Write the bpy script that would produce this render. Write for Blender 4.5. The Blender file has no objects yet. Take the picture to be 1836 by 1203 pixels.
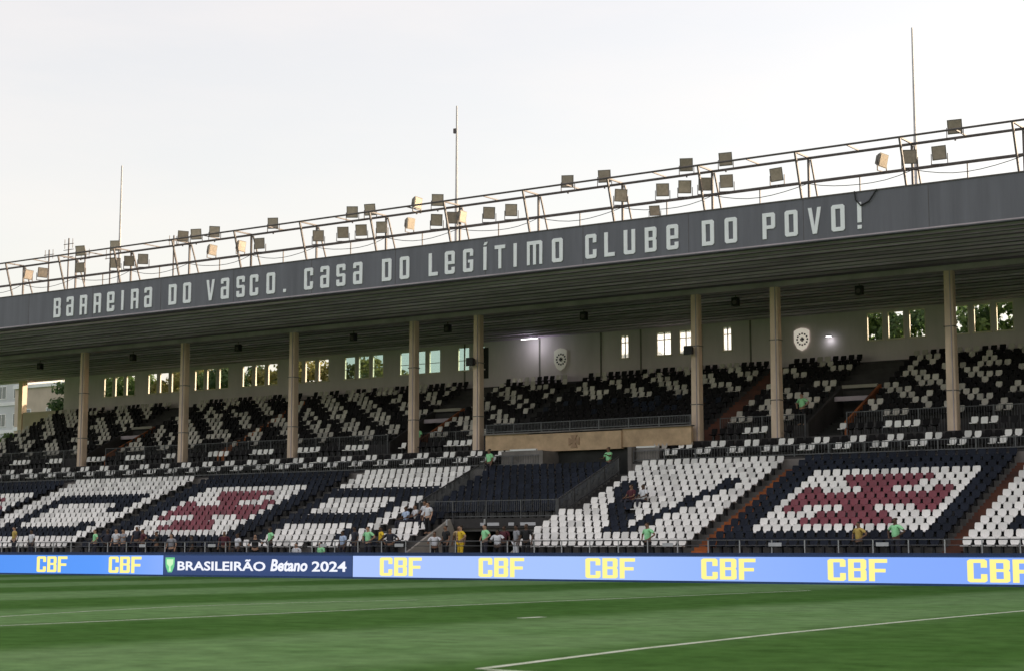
import bpy, bmesh, math, random
from mathutils import Vector, Matrix
random.seed(7)
R = math.radians
scn = bpy.context.scene
col = scn.collection

# ------------------------------------------------------------------ camera
EYE = 1.35
cam_d = bpy.data.cameras.new('camera'); cam = bpy.data.objects.new('camera', cam_d); col.objects.link(cam)
cam.location = (0, 0, EYE)
cam.rotation_euler = (R(90 + 7.167), 0, R(34.83))
cam_d.sensor_width = 36; cam_d.lens = 59.8
cam_d.clip_start = .5; cam_d.clip_end = 3000
cam_d.dof.use_dof = True; cam_d.dof.focus_distance = 88; cam_d.dof.aperture_fstop = 2.2
scn.camera = cam

# ------------------------------------------------------------------ sky, sun, exposure
SUN_AZ, SUN_EL = 38, 13           # degrees right of +Y (behind the stand), above horizon
world = bpy.data.worlds.new('World'); scn.world = world; world.use_nodes = True
nt = world.node_tree; N = nt.nodes; Lk = nt.links
for n in list(N): N.remove(n)
wo = N.new('ShaderNodeOutputWorld'); bg = N.new('ShaderNodeBackground'); sk = N.new('ShaderNodeTexSky')
sk.sky_type = 'NISHITA'; sk.sun_disc = False
sk.sun_elevation = R(SUN_EL); sk.sun_rotation = R(SUN_AZ)
sk.altitude = 0; sk.air_density = 1.0; sk.dust_density = 3.0; sk.ozone_density = .6
bg.inputs['Strength'].default_value = 0.15
# thin high veil of cloud over the whole dome
tc = N.new('ShaderNodeTexCoord'); mp = N.new('ShaderNodeMapping'); mp.inputs['Scale'].default_value = (1.2, 1.2, 5.5)
nz = N.new('ShaderNodeTexNoise'); nz.inputs['Scale'].default_value = 2.6; nz.inputs['Detail'].default_value = 7; nz.inputs['Roughness'].default_value = .58
cr = N.new('ShaderNodeMapRange'); cr.inputs['From Min'].default_value = .42; cr.inputs['From Max'].default_value = .75
cr.inputs['To Min'].default_value = .47; cr.inputs['To Max'].default_value = .57
mx = N.new('ShaderNodeMix'); mx.data_type = 'RGBA'
mx.inputs['B'].default_value = (4.05, 3.5, 3.12, 1)
Lk.new(tc.outputs['Generated'], mp.inputs['Vector']); Lk.new(mp.outputs[0], nz.inputs['Vector'])
Lk.new(nz.outputs['Fac'], cr.inputs['Value']); Lk.new(cr.outputs[0], mx.inputs['Factor'])
Lk.new(sk.outputs[0], mx.inputs['A']); Lk.new(mx.outputs['Result'], bg.inputs['Color']); Lk.new(bg.outputs[0], wo.inputs[0])
sl = bpy.data.lights.new('sun', 'SUN'); sun = bpy.data.objects.new('sun', sl); col.objects.link(sun)
sl.energy = 4.0; sl.angle = R(.6); sl.color = (1, .84, .62)
sdir = Vector((math.sin(R(SUN_AZ))*math.cos(R(SUN_EL)), math.cos(R(SUN_AZ))*math.cos(R(SUN_EL)), math.sin(R(SUN_EL))))
sun.rotation_euler = sdir.to_track_quat('Z', 'Y').to_euler()
sun.location = (30, 60, 60)
scn.view_settings.view_transform = 'Standard'; scn.view_settings.look = 'None'
scn.view_settings.exposure = 1.06; scn.view_settings.gamma = 1
scn.view_settings.use_curve_mapping = False
scn.render.engine = 'CYCLES'

# ------------------------------------------------------------------ materials
def mat(name, c, rough=.7, var=.25, scale=3.0, c2=None, bump=0, metal=0, spec=.4, detail=6, stretch=(1, 1, 1), objrand=0):
    m = bpy.data.materials.new(name); m.use_nodes = True
    t = m.node_tree; b = t.nodes['Principled BSDF']
    b.inputs['Roughness'].default_value = rough; b.inputs['Metallic'].default_value = metal
    b.inputs['Specular IOR Level'].default_value = spec
    tcn = t.nodes.new('ShaderNodeTexCoord'); mpn = t.nodes.new('ShaderNodeMapping'); mpn.inputs['Scale'].default_value = stretch
    g = t.nodes.new('ShaderNodeNewGeometry')
    t.links.new(g.outputs['Position'], mpn.inputs['Vector'])
    nn = t.nodes.new('ShaderNodeTexNoise'); nn.inputs['Scale'].default_value = scale; nn.inputs['Detail'].default_value = detail; nn.inputs['Roughness'].default_value = .65
    t.links.new(mpn.outputs[0], nn.inputs['Vector'])
    rp = t.nodes.new('ShaderNodeMapRange'); rp.inputs['From Min'].default_value = .3; rp.inputs['From Max'].default_value = .7
    t.links.new(nn.outputs['Fac'], rp.inputs['Value'])
    mi = t.nodes.new('ShaderNodeMix'); mi.data_type = 'RGBA'
    if c2 is None: c2 = tuple(min(1, x*(1+var)) for x in c); c1 = tuple(x*(1-var) for x in c)
    else: c1 = c
    mi.inputs['A'].default_value = (*c1, 1); mi.inputs['B'].default_value = (*c2, 1)
    t.links.new(rp.outputs[0], mi.inputs['Factor'])
    out = mi.outputs['Result']
    if objrand:
        oi = t.nodes.new('ShaderNodeObjectInfo'); h = t.nodes.new('ShaderNodeHueSaturation')
        r2 = t.nodes.new('ShaderNodeMapRange'); r2.inputs['To Min'].default_value = 1-objrand; r2.inputs['To Max'].default_value = 1+objrand
        t.links.new(oi.outputs['Random'], r2.inputs['Value']); t.links.new(r2.outputs[0], h.inputs['Value']); t.links.new(out, h.inputs['Color']); out = h.outputs[0]
    t.links.new(out, b.inputs['Base Color'])
    if bump:
        bp = t.nodes.new('ShaderNodeBump'); bp.inputs['Strength'].default_value = bump; bp.inputs['Distance'].default_value = .03
        t.links.new(nn.outputs['Fac'], bp.inputs['Height']); t.links.new(bp.outputs[0], b.inputs['Normal'])
    return m
def emit(name, c, s):
    m = bpy.data.materials.new(name); m.use_nodes = True; t = m.node_tree
    b = t.nodes['Principled BSDF']; b.inputs['Base Color'].default_value = (.01, .01, .012, 1); b.inputs['Roughness'].default_value = .5
    b.inputs['Emission Color'].default_value = (*c, 1); b.inputs['Emission Strength'].default_value = s
    return m
M = {}
M['concrete'] = mat('concrete', (.12, .113, .108), .9, .4, .9, bump=.2)
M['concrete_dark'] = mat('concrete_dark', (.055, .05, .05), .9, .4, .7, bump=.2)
M['concrete_pale'] = mat('concrete_pale', (.34, .31, .27), .9, .18, .7, bump=.15)
M['slab'] = mat('slab', (.20, .18, .17), .9, .4, .5, bump=.1)
M['tan'] = mat('tan', (.53, .37, .235), .8, .26, 1.2, bump=.1)
M['tan_dark'] = mat('tan_dark', (.36, .235, .15), .8, .2, 2)
M['column'] = mat('column', (.76, .58, .455), .8, .22, 1.1, stretch=(1, 1, .35), bump=.1)
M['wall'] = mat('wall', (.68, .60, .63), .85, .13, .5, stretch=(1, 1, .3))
M['reveal'] = mat('reveal', (.78, .70, .60), .7, .08, 2)
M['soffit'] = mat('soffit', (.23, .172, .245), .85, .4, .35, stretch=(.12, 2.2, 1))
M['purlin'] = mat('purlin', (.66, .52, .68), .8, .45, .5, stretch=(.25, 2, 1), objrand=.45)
M['beam'] = mat('beam', (.46, .39, .44), .8, .25, .5)
M['fascia'] = mat('fascia', (.142, .141, .168), .6, .17, .8, stretch=(2.2, 1, .16), bump=.03)
M['letter'] = mat('letter', (.90, .91, .95), .5, .04, 3)
M['roofing'] = mat('roofing', (.3, .3, .3), .8, .2, .6)
M['steel'] = mat('steel', (.105, .09, .092), .6, .3, 2, metal=.2)
M['steel_pale'] = mat('steel_pale', (.42, .42, .43), .5, .2, 2, metal=.3)
M['rail'] = mat('rail', (.11, .11, .115), .5, .3, 2, metal=.3)
M['housing'] = mat('housing', (.19, .168, .15), .6, .25, 4, objrand=.25)
M['lens'] = mat('lens', (.36, .30, .25), .25, .2, 5, objrand=.35)
M['black'] = mat('black', (.014, .014, .015), .6, .3, 4)
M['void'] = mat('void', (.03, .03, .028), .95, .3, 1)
M['seat_white'] = mat('seat_white', (.90, .87, .845), .45, .06, .55, spec=.4)
M['seat_navy'] = mat('seat_navy', (.015, .019, .032), .6, .35, .6, spec=.15)
M['seat_red'] = mat('seat_red', (.235, .055, .075), .45, .16, .6, spec=.35)
M['seat_black'] = mat('seat_black', (.0125, .011, .012), .6, .35, .6, spec=.12)
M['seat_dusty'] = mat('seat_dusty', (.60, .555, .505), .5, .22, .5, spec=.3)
M['stair'] = mat('stair', (.045, .042, .042), .9, .4, .6)
M['stair_orange'] = mat('stair_orange', (.09, .04, .028), .9, c2=(.55, .16, .04), scale=.45)
M['stair_red'] = mat('stair_red', (.05, .03, .026), .9, c2=(.17, .06, .035), scale=.5)
M['blue_wall'] = mat('blue_wall', (.018, .045, .13), .5, .3, .8)
M['screen_frame'] = mat('screen_frame', (.02, .06, .2), .5, .2, 2)
M['bark'] = mat('bark', (.09, .065, .045), .9, .35, 3, bump=.5)
M['glass'] = mat('glass', (.07, .09, .1), .06, .15, 1, spec=.9)
M['apt'] = mat('apt', (.55, .56, .58), .85, .12, .3)
M['apt_trim'] = mat('apt_trim', (.75, .75, .76), .8, .1, .6)
M['beige'] = mat('beige', (.48, .40, .33), .85, .15, .4)
M['bright_white'] = mat('bright_white', (.82, .81, .8), .6, .06, 1)
M['sign_grey'] = mat('sign_grey', (.5, .5, .52), .6, .1, 2)
def leafmat(name, a, b_):
    m = mat(name, a, .6, c2=b_, scale=.55, spec=.3, detail=3)
    b = m.node_tree.nodes['Principled BSDF']
    b.inputs['Transmission Weight'].default_value = 0
    tr = m.node_tree.nodes.new('ShaderNodeBsdfTranslucent'); ms = m.node_tree.nodes.new('ShaderNodeMixShader'); ms.inputs[0].default_value = .55
    src = b.inputs['Base Color'].links[0].from_socket
    m.node_tree.links.new(src, tr.inputs[0])
    o = m.node_tree.nodes['Material Output']
    m.node_tree.links.new(b.outputs[0], ms.inputs[1]); m.node_tree.links.new(tr.outputs[0], ms.inputs[2]); m.node_tree.links.new(ms.outputs[0], o.inputs[0])
    return m
M['leaf_a'] = leafmat('leaf_a', (.05, .10, .025), (.13, .19, .05))
M['leaf_b'] = leafmat('leaf_b', (.10, .12, .03), (.28, .25, .08))
M['leaf_c'] = leafmat('leaf_c', (.04, .08, .03), (.10, .16, .055))

# pitch: mown bands run straight across the field
def pitch_mat():
    m = bpy.data.materials.new('grass_pitch'); m.use_nodes = True; t = m.node_tree; b = t.nodes['Principled BSDF']; L = t.links
    b.inputs['Roughness'].default_value = .95; b.inputs['Specular IOR Level'].default_value = 0
    g = t.nodes.new('ShaderNodeNewGeometry'); sx = t.nodes.new('ShaderNodeSeparateXYZ'); L.new(g.outputs['Position'], sx.inputs[0])
    def math_(op, a, b2=None):
        n = t.nodes.new('ShaderNodeMath'); n.operation = op
        for i, v in enumerate((a, b2)):
            if v is None: continue
            if isinstance(v, (int, float)): n.inputs[i].default_value = v
            else: L.new(v, n.inputs[i])
        return n.outputs[0]
    wob = t.nodes.new('ShaderNodeTexNoise'); wob.inputs['Scale'].default_value = .5; wob.inputs['Detail'].default_value = 4; L.new(g.outputs['Position'], wob.inputs['Vector'])
    xw = math_('ADD', sx.outputs[0], math_('MULTIPLY', math_('SUBTRACT', wob.outputs['Fac'], .5), 1.6))
    ph = math_('MULTIPLY', math_('ADD', xw, 13.3), 2*math.pi/13.4)      # 6.7 m bands
    s = math_('SINE', ph)
    st = t.nodes.new('ShaderNodeMapRange'); st.inputs['From Min'].default_value = -.6; st.inputs['From Max'].default_value = .6; st.inputs['To Min'].default_value = .14; st.inputs['To Max'].default_value = .88; st.interpolation_type = 'SMOOTHSTEP'
    L.new(s, st.inputs['Value'])
    big = t.nodes.new('ShaderNodeTexNoise'); big.inputs['Scale'].default_value = .22; big.inputs['Detail'].default_value = 5; L.new(g.outputs['Position'], big.inputs['Vector'])
    fine = t.nodes.new('ShaderNodeTexNoise'); fine.inputs['Scale'].default_value = 1.5; fine.inputs['Detail'].default_value = 8; fine.inputs['Roughness'].default_value = .7; L.new(g.outputs['Position'], fine.inputs['Vector'])
    lite = t.nodes.new('ShaderNodeMix'); lite.data_type = 'RGBA'; lite.inputs['A'].default_value = (.102, .210, .068, 1); lite.inputs['B'].default_value = (.182, .275, .138, 1); L.new(big.outputs['Fac'], lite.inputs['Factor'])
    dark = t.nodes.new('ShaderNodeMix'); dark.data_type = 'RGBA'; dark.inputs['A'].default_value = (.027, .086, .012, 1); dark.inputs['B'].default_value = (.074, .155, .040, 1); L.new(big.outputs['Fac'], dark.inputs['Factor'])
    mi = t.nodes.new('ShaderNodeMix'); mi.data_type = 'RGBA'; L.new(st.outputs[0], mi.inputs['Factor']); L.new(lite.outputs['Result'], mi.inputs['A']); L.new(dark.outputs['Result'], mi.inputs['B'])
    fr = t.nodes.new('ShaderNodeMapRange'); fr.inputs['From Min'].default_value = .25; fr.inputs['From Max'].default_value = .75; fr.inputs['To Min'].default_value = .62; fr.inputs['To Max'].default_value = 1.36; L.new(fine.outputs['Fac'], fr.inputs['Value'])
    hs = t.nodes.new('ShaderNodeHueSaturation'); L.new(fr.outputs[0], hs.inputs['Value']); L.new(mi.outputs['Result'], hs.inputs['Color'])
    L.new(hs.outputs[0], b.inputs['Base Color'])
    bp = t.nodes.new('ShaderNodeBump'); bp.inputs['Strength'].default_value = .5; bp.inputs['Distance'].default_value = .03; L.new(fine.outputs['Fac'], bp.inputs['Height']); L.new(bp.outputs[0], b.inputs['Normal'])
    return m
M['pitch'] = pitch_mat()
M['line'] = mat('line', (.74, .78, .68), .9, c2=(.42, .50, .35), scale=2.2)

# ------------------------------------------------------------------ mesh helpers
class MB:
    def __init__(s): s.v = []; s.f = []; s.m = []
    def add(s, vs, fs, mi=0):
        o = len(s.v); s.v += [tuple(p) for p in vs]; s.f += [tuple(i+o for i in f) for f in fs]; s.m += [mi]*len(fs); return s
    def box(s, x0, x1, y0, y1, z0, z1, mi=0):
        return s.add([(x0,y0,z0),(x1,y0,z0),(x1,y1,z0),(x0,y1,z0),(x0,y0,z1),(x1,y0,z1),(x1,y1,z1),(x0,y1,z1)],
                     [(0,3,2,1),(4,5,6,7),(0,1,5,4),(1,2,6,5),(2,3,7,6),(3,0,4,7)], mi)
    def tube(s, p, q, r, n=6, r2=None, mi=0):
        p = Vector(p); q = Vector(q); d = (q-p).normalized(); r2 = r if r2 is None else r2
        u = d.orthogonal().normalized(); w = d.cross(u); vs = []
        for c, rr in ((p, r), (q, r2)):
            for k in range(n):
                a = 2*math.pi*k/n; vs.append(c+u*math.cos(a)*rr+w*math.sin(a)*rr)
        fs = [(k, (k+1) % n, n+(k+1) % n, n+k) for k in range(n)] + [tuple(range(n-1, -1, -1)), tuple(range(n, 2*n))]
        return s.add(vs, fs, mi)
    def bar(s, p, q, w, h, mi=0):            # rectangular bar, h measured upright
        p = Vector(p); q = Vector(q); d = (q-p).normalized(); up = Vector((0, 0, 1))
        if abs(d.z) > .98: up = Vector((0, 1, 0))
        sd = d.cross(up).normalized(); u = sd.cross(d)
        vs = []
        for c in (p, q):
            for a, b in ((-1,-1),(1,-1),(1,1),(-1,1)): vs.append(c+sd*w/2*a+u*h/2*b)
        return s.add(vs, [(0,3,2,1),(4,5,6,7),(0,1,5,4),(1,2,6,5),(2,3,7,6),(3,0,4,7)], mi)
    def extrude_x(s, prof, x0, x1, mi=0):    # closed profile in (y,z), counter-clockwise seen from +x
        n = len(prof); vs = [(x0, y, z) for y, z in prof]+[(x1, y, z) for y, z in prof]
        fs = [(k, n+k, n+(k+1) % n, (k+1) % n) for k in range(n)]
        fs += [tuple(range(n)), tuple(range(2*n-1, n-1, -1))]
        return s.add(vs, fs, mi)
    def mesh(s, name, mats):
        me = bpy.data.meshes.new(name); me.from_pydata(s.v, [], s.f)
        for m in (mats if isinstance(mats, (list, tuple)) else [mats]): me.materials.append(m)
        me.polygons.foreach_set('material_index', s.m); me.update()
        bm = bmesh.new(); bm.from_mesh(me); bmesh.ops.recalc_face_normals(bm, faces=bm.faces); bm.to_mesh(me); bm.free()
        return me
    def build(s, name, mats, parent=None, loc=None, smooth=False):
        return link(name, s.mesh(name, mats), parent, loc, smooth)
def link(name, me, parent=None, loc=None, smooth=False):
    o = bpy.data.objects.new(name, me); col.objects.link(o)
    if loc: o.location = loc
    if parent: o.parent = parent
    if smooth and me: me.polygons.foreach_set('use_smooth', [True]*len(me.polygons))
    return o
def tag(o, label=None, cat=None, group=None, kind=None):
    if label: o['label'] = label
    if cat: o['category'] = cat
    if group: o['group'] = group
    if kind: o['kind'] = kind
    return o
def empty(name, loc=(0, 0, 0), rz=0):
    o = bpy.data.objects.new(name, None); col.objects.link(o); o.location = loc; o.rotation_euler = (0, 0, rz); o.empty_display_size = .3; return o
def tilt(o, k=-.0036, x0=-57):               # the roof edge rises a little towards its far end
    for v in o.data.vertices: v.co.z += k*(v.co.x-x0)
    return o
def dzt(x): return -.0036*(x+57)
ORD = ['first','second','third','fourth','fifth','sixth','seventh','eighth','ninth','tenth','eleventh','twelfth','thirteenth','fourteenth','fifteenth','sixteenth','seventeenth','eighteenth','nineteenth','twentieth','twenty-first','twenty-second','twenty-third','twenty-fourth','twenty-fifth','twenty-sixth','twenty-seventh','twenty-eighth','twenty-ninth','thirtieth']

# polygons with holes -> flat extruded mesh in the XZ plane facing -Y
def poly_mesh(name, polys, m, depth=.02):
    cu = bpy.data.curves.new(name, 'CURVE'); cu.dimensions = '2D'; cu.fill_mode = 'BOTH'; cu.extrude = depth
    for p in polys:
        sp = cu.splines.new('POLY'); sp.points.add(len(p)-1); sp.use_cyclic_u = True
        for i, (x, y) in enumerate(p): sp.points[i].co = (x, y, 0, 1)
    return curve_mesh(cu, name, m)
def curve_mesh(cu, name, m):
    o = bpy.data.objects.new('tmp', cu); col.objects.link(o)
    dg = bpy.context.evaluated_depsgraph_get(); me = bpy.data.meshes.new_from_object(o.evaluated_get(dg))
    bpy.data.objects.remove(o); bpy.data.curves.remove(cu)
    me.name = name; me.transform(Matrix.Rotation(R(90), 4, 'X')); me.materials.clear(); me.materials.append(m); me.update(); return me
def text_mesh(txt, name, m, size=1, offset=0, shear=0, depth=.01):
    cu = bpy.data.curves.new(name, 'FONT'); cu.body = txt; cu.size = size; cu.offset = offset; cu.shear = shear; cu.extrude = depth; cu.resolution_u = 3
    return curve_mesh(cu, name, m)
def fit(me, x0, x1, z0, z1):
    xs = [v.co.x for v in me.vertices]; zs = [v.co.z for v in me.vertices]; a, b, c, d = min(xs), max(xs), min(zs), max(zs)
    for v in me.vertices:
        v.co.x = x0+(v.co.x-a)/(b-a)*(x1-x0); v.co.z = z0+(v.co.z-c)/(d-c)*(z1-z0)
    return me

# condensed unicase glyphs on a unit box
sx_, sy_ = .315, .155
def ch(x0, y0, x1, y1, c='1111', a=.13, b=.065):     # chamfered box, flags bl br tr tl
    p = []
    p += [(x0, y0+b), (x0+a, y0)] if c[0] == '1' else [(x0, y0)]
    p += [(x1-a, y0), (x1, y0+b)] if c[1] == '1' else [(x1, y0)]
    p += [(x1, y1-b), (x1-a, y1)] if c[2] == '1' else [(x1, y1)]
    p += [(x0+a, y1), (x0, y1-b)] if c[3] == '1' else [(x0, y1)]
    return p
def rc(x0, y0, x1, y1): return [(x0, y0), (x1, y0), (x1, y1), (x0, y1)]
l_, r_, b_, t_ = sx_, 1-sx_, sy_, 1-sy_
GL = {
 'O': [ch(0,0,1,1), rc(l_,b_,r_,t_)],
 'D': [ch(0,0,1,1,'0110'), rc(l_,b_,r_,t_)],
 'B': [[(0,0),(.87,0),(1,.065),(1,.45),(.93,.52),(1,.59),(1,.935),(.87,1),(0,1)], rc(l_,b_,r_,.455), rc(l_,.585,r_,t_)],
 'R': [[(0,0),(l_,0),(l_,.40),(r_,.40),(r_,0),(1,0),(1,.935),(.87,1),(0,1)], rc(l_,.535,r_,t_)],
 'P': [[(0,0),(l_,0),(l_,.38),(.87,.38),(1,.445),(1,.935),(.87,1),(0,1)], rc(l_,.515,r_,t_)],
 'a': [[(0,.065),(.13,0),(1,0),(1,.935),(.87,1),(.13,1),(0,.935),(0,.74),(l_,.74),(l_,t_),(r_,t_),(r_,.585),(.13,.585),(0,.52)], rc(l_,b_,r_,.45)],
 'e': [[(0,.065),(.13,0),(.87,0),(1,.065),(1,.29),(r_,.29),(r_,b_),(l_,b_),(l_,.42),(1,.42),(1,.935),(.87,1),(.13,1),(0,.935)], rc(l_,.555,r_,t_)],
 'I': [rc(.36,0,.66,1)],
 'J': [rc(.36,0,.66,1), [(.36,1.07),(.62,1.07),(.78,1.20),(.50,1.20)]],
 'V': [[(.34,0),(.66,0),(1,1),(.72,1),(.5,.27),(.28,1),(0,1)]],
 'S': [[(0,.065),(.13,0),(.87,0),(1,.065),(1,.50),(.87,.565),(l_,.565),(l_,t_),(r_,t_),(r_,.70),(1,.70),(1,.935),(.87,1),(.13,1),(0,.935),(0,.50),(.13,.435),(r_,.435),(r_,b_),(l_,b_),(l_,.30),(0,.30)]],
 'C': [[(0,.065),(.13,0),(.87,0),(1,.065),(1,.36),(r_,.36),(r_,b_),(l_,b_),(l_,t_),(r_,t_),(r_,.64),(1,.64),(1,.935),(.87,1),(.13,1),(0,.935)]],
 'G': [[(0,.065),(.13,0),(.87,0),(1,.065),(1,.52),(.5,.52),(.5,.40),(r_,.40),(r_,b_),(l_,b_),(l_,t_),(r_,t_),(r_,.68),(1,.68),(1,.935),(.87,1),(.13,1),(0,.935)]],
 'L': [[(0,0),(.92,0),(.92,sy_),(l_,sy_),(l_,1),(0,1)]],
 'T': [[(.36,0),(.64,0),(.64,t_),(1,t_),(1,1),(0,1),(0,t_),(.36,t_)]],
 'U': [[(0,.065),(.13,0),(.87,0),(1,.065),(1,1),(r_,1),(r_,b_),(l_,b_),(l_,1),(0,1)]],
 'm': [[(-.22,0),(.05,0),(.05,t_),(.36,t_),(.36,0),(.64,0),(.64,t_),(.95,t_),(.95,0),(1.22,0),(1.22,.935),(1.09,1),(-.22,1)]],
 '!': [rc(.36,.24,.66,1), rc(.36,0,.66,.14)],
 '.': [rc(.35,0,.65,.15)],
 'F': [[(0,0),(l_,0),(l_,.40),(.9,.40),(.9,.56),(l_,.56),(l_,.83),(1,.83),(1,1),(0,1)]],
}

# ================================================================== GROUND
G = -.08
pitch = MB().add([(-900,-500,G),(900,-500,G),(900,1200,G),(-900,1200,G)], [(0,1,2,3)]).build('pitch', M['pitch']); tag(pitch, 'striped green grass of the football pitch', 'pitch', kind='structure')
def strip(pts, w):
    mb = MB(); vs = []
    for i, (x, y) in enumerate(pts):
        a = Vector(pts[max(0, i-1)]); b = Vector(pts[min(len(pts)-1, i+1)]); d = (b-a).normalized(); n = Vector((-d.y, d.x))*w/2
        vs += [(x+n.x, y+n.y, G+.005), (x-n.x, y-n.y, G+.005)]
    mb.add(vs, [(2*i, 2*i+1, 2*i+3, 2*i+2) for i in range(len(pts)-1)])
    return mb
strip([(-12.25,16.9),(-12.8,21.5),(-13.15,27),(-13.3,34),(-13.3,64)], .13).build('line', M['line'], pitch)
strip([(-12.1,16.85),(-2,16.6)], .13).build('line', M['line'], pitch)
strip([(-26.3,4),(-26.6,22),(-26.6,38),(-26.1,56)], .11).build('line', M['line'], pitch)
strip([(-29.6,21),(-30.25,24.2),(-31.2,27.5),(-31.9,31),(-31.6,35),(-30.4,39)], .09).build('line', M['line'], pitch)
strip([(-20.6,29.9),(-20.55,30.7)], .22).build('line', M['line'], pitch)

# ================================================================== LED BOARDS
def grad_screen(name, stops, x0, x1, s):
    m = emit(name, (1, 1, 1), s); t = m.node_tree; b = t.nodes['Principled BSDF']
    g = t.nodes.new('ShaderNodeNewGeometry'); sx = t.nodes.new('ShaderNodeSeparateXYZ'); mr = t.nodes.new('ShaderNodeMapRange')
    mr.inputs['From Min'].default_value = x0; mr.inputs['From Max'].default_value = x1
    cr = t.nodes.new('ShaderNodeValToRGB')
    while len(cr.color_ramp.elements) < len(stops): cr.color_ramp.elements.new(.5)
    for e, (p, c) in zip(cr.color_ramp.elements, stops): e.position = p; e.color = (*c, 1)
    t.links.new(g.outputs['Position'], sx.inputs[0]); t.links.new(sx.outputs[0], mr.inputs['Value']); t.links.new(mr.outputs[0], cr.inputs[0]); t.links.new(cr.outputs[0], b.inputs['Emission Color'])
    return m
EM = .475                                           # screens, lit
scr_r = grad_screen('screen_blue', [(0, (.41,.56,1)), (.30, (.38,.55,1)), (.62, (.24,.42,1)), (1, (.20,.36,.95))], -55.6, -12, EM)
scr_l = grad_screen('screen_blue_left', [(0, (.05,.25,.85)), (.8, (.09,.32,.98)), (1, (.24,.42,1))], -95, -69.1, EM)
scr_n = emit('screen_navy', (.020, .050, .17), EM)
txt_y = emit('text_yellow', (1, .86, .26), EM*1.1)
txt_w = emit('text_white', (.88, .90, 1), EM*1.05)
txt_g = emit('text_green', (.16, .62, .27), EM)
txt_g2 = emit('text_green_pale', (.62, .95, .55), EM)
YB = 66.0
def led(label, x0, x1, scr):
    o = empty('led_board', ((x0+x1)/2, YB, G)); cx = (x0+x1)/2
    MB().box(x0-cx, x1-cx, .012, .20, 0, 1.20).build('cabinet', M['screen_frame'], o)
    MB().box(x0-cx+.02, x1-cx-.02, 0, .012, .09, 1.13).build('screen', scr, o)
    n = int((x1-x0)/3.2)
    for i in range(n+1):
        x = x0-cx+.25+(x1-x0-.5)*i/max(1, n)
        MB().bar((x, .75, .03), (x, .21, .9), .05, .05).build('brace', M['steel'], o)
    tag(o, label, 'advertising board'); return o
bl = led('bright blue LED board left of the navy board, reading CBF twice in yellow', -95, -69.10, scr_l)
bn = led('navy LED board with green emblem and white BRASILEIRÃO Betano 2024 lettering', -69.08, -55.67, scr_n)
br = led('long pale blue LED board right of the navy board, repeating CBF in yellow', -55.65, -4, scr_r)
def cbf_mesh():
    out = []
    for i, c in enumerate('CBF'):
        g = GL[c]; w, gap = .80, .11
        out += [[(i*(w+gap)-1.27+x*w, y*.90) for x, y in p] for p in g]
    return poly_mesh('cbf', out, txt_y, .004)
cbf = cbf_mesh()
for board, xs in ((bl, (-90.3, -84.3, -78.24, -72.16)), (br, (-52.62, -46.58, -40.58, -34.62, -28.68, -22.72, -16.8, -10.8))):
    for x in xs: link('lettering', cbf, board, (x-board.location.x, -.006, .16))
def ntext(txt, x0, x1, z0, z1, m, off=.02, sh=0):
    me = fit(text_mesh(txt, 'lettering', m, 1, off, sh, .004), x0, x1, z0, z1); link('lettering', me, bn, (-bn.location.x, -.006, 0))
ntext('BRASILEIRÃO', -68.0, -61.55, .33, .93, txt_w, .022)
ntext('Betano', -61.2, -58.65, .33, .95, txt_w, .03, .18)
ntext('2024', -58.35, -56.05, .33, .85, txt_w, .022)
em = [[(0,.55),(.03,.3),(.2,0),(.5,0),(.67,.3),(.7,.55),(.7,.8),(0,.8)]]
link('emblem', poly_mesh('emblem', em, txt_g, .003), bn, (-68.93-bn.location.x, -.005, .22))
link('emblem', poly_mesh('emblem_cup', [[(.27,.06),(.43,.06),(.40,.30),(.58,.45),(.60,.70),(.10,.70),(.12,.45),(.30,.30)]], txt_g2, .003), bn, (-68.93-bn.location.x, -.010, .22))

# ================================================================== PITCHSIDE WALL AND RAIL
fw = empty('pitchside_barrier', (-50, 67.15, G))
MB().box(-60, 95, 0, .18, 0, 1.30).build('wall', M['blue_wall'], fw)
MB().tube((-60, .09, 1.62), (95, .09, 1.62), .018).build('rail', M['rail'], fw)
MB().tube((-60, .09, 1.85), (95, .09, 1.85), .024).build('rail', M['rail'], fw)
pm = MB().box(-.022, .022, .07, .115, 1.0, 1.86).mesh('post', M['steel_pale'])
for i in range(62): link('post', pm, fw, (-42+i*1.55, 0, 0))
tag(fw, 'dark blue pitchside wall with grey pipe rails behind the LED boards', 'barrier')
for i, (x, w) in enumerate(((-38.2, .55), (-32.9, .62), (-28.0, .55), (-53.6, .55), (-66.6, .55), (-72.0, .5), (-58.6, .45))):
    s = MB().box(-w/2, w/2, 0, .02, 0, .16).box(-.03, .03, .02, .06, .03, .13).build('small_sign', M['sign_grey'], loc=(x, 67.13, 1.50))
    tag(s, 'small blank white plate on the pitchside rail, %s from the left' % ORD[sorted([-38.2,-32.9,-28.0,-53.6,-66.6,-72.0,-58.6]).index(x)], 'sign', 'plates on the pitchside rail')

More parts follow.
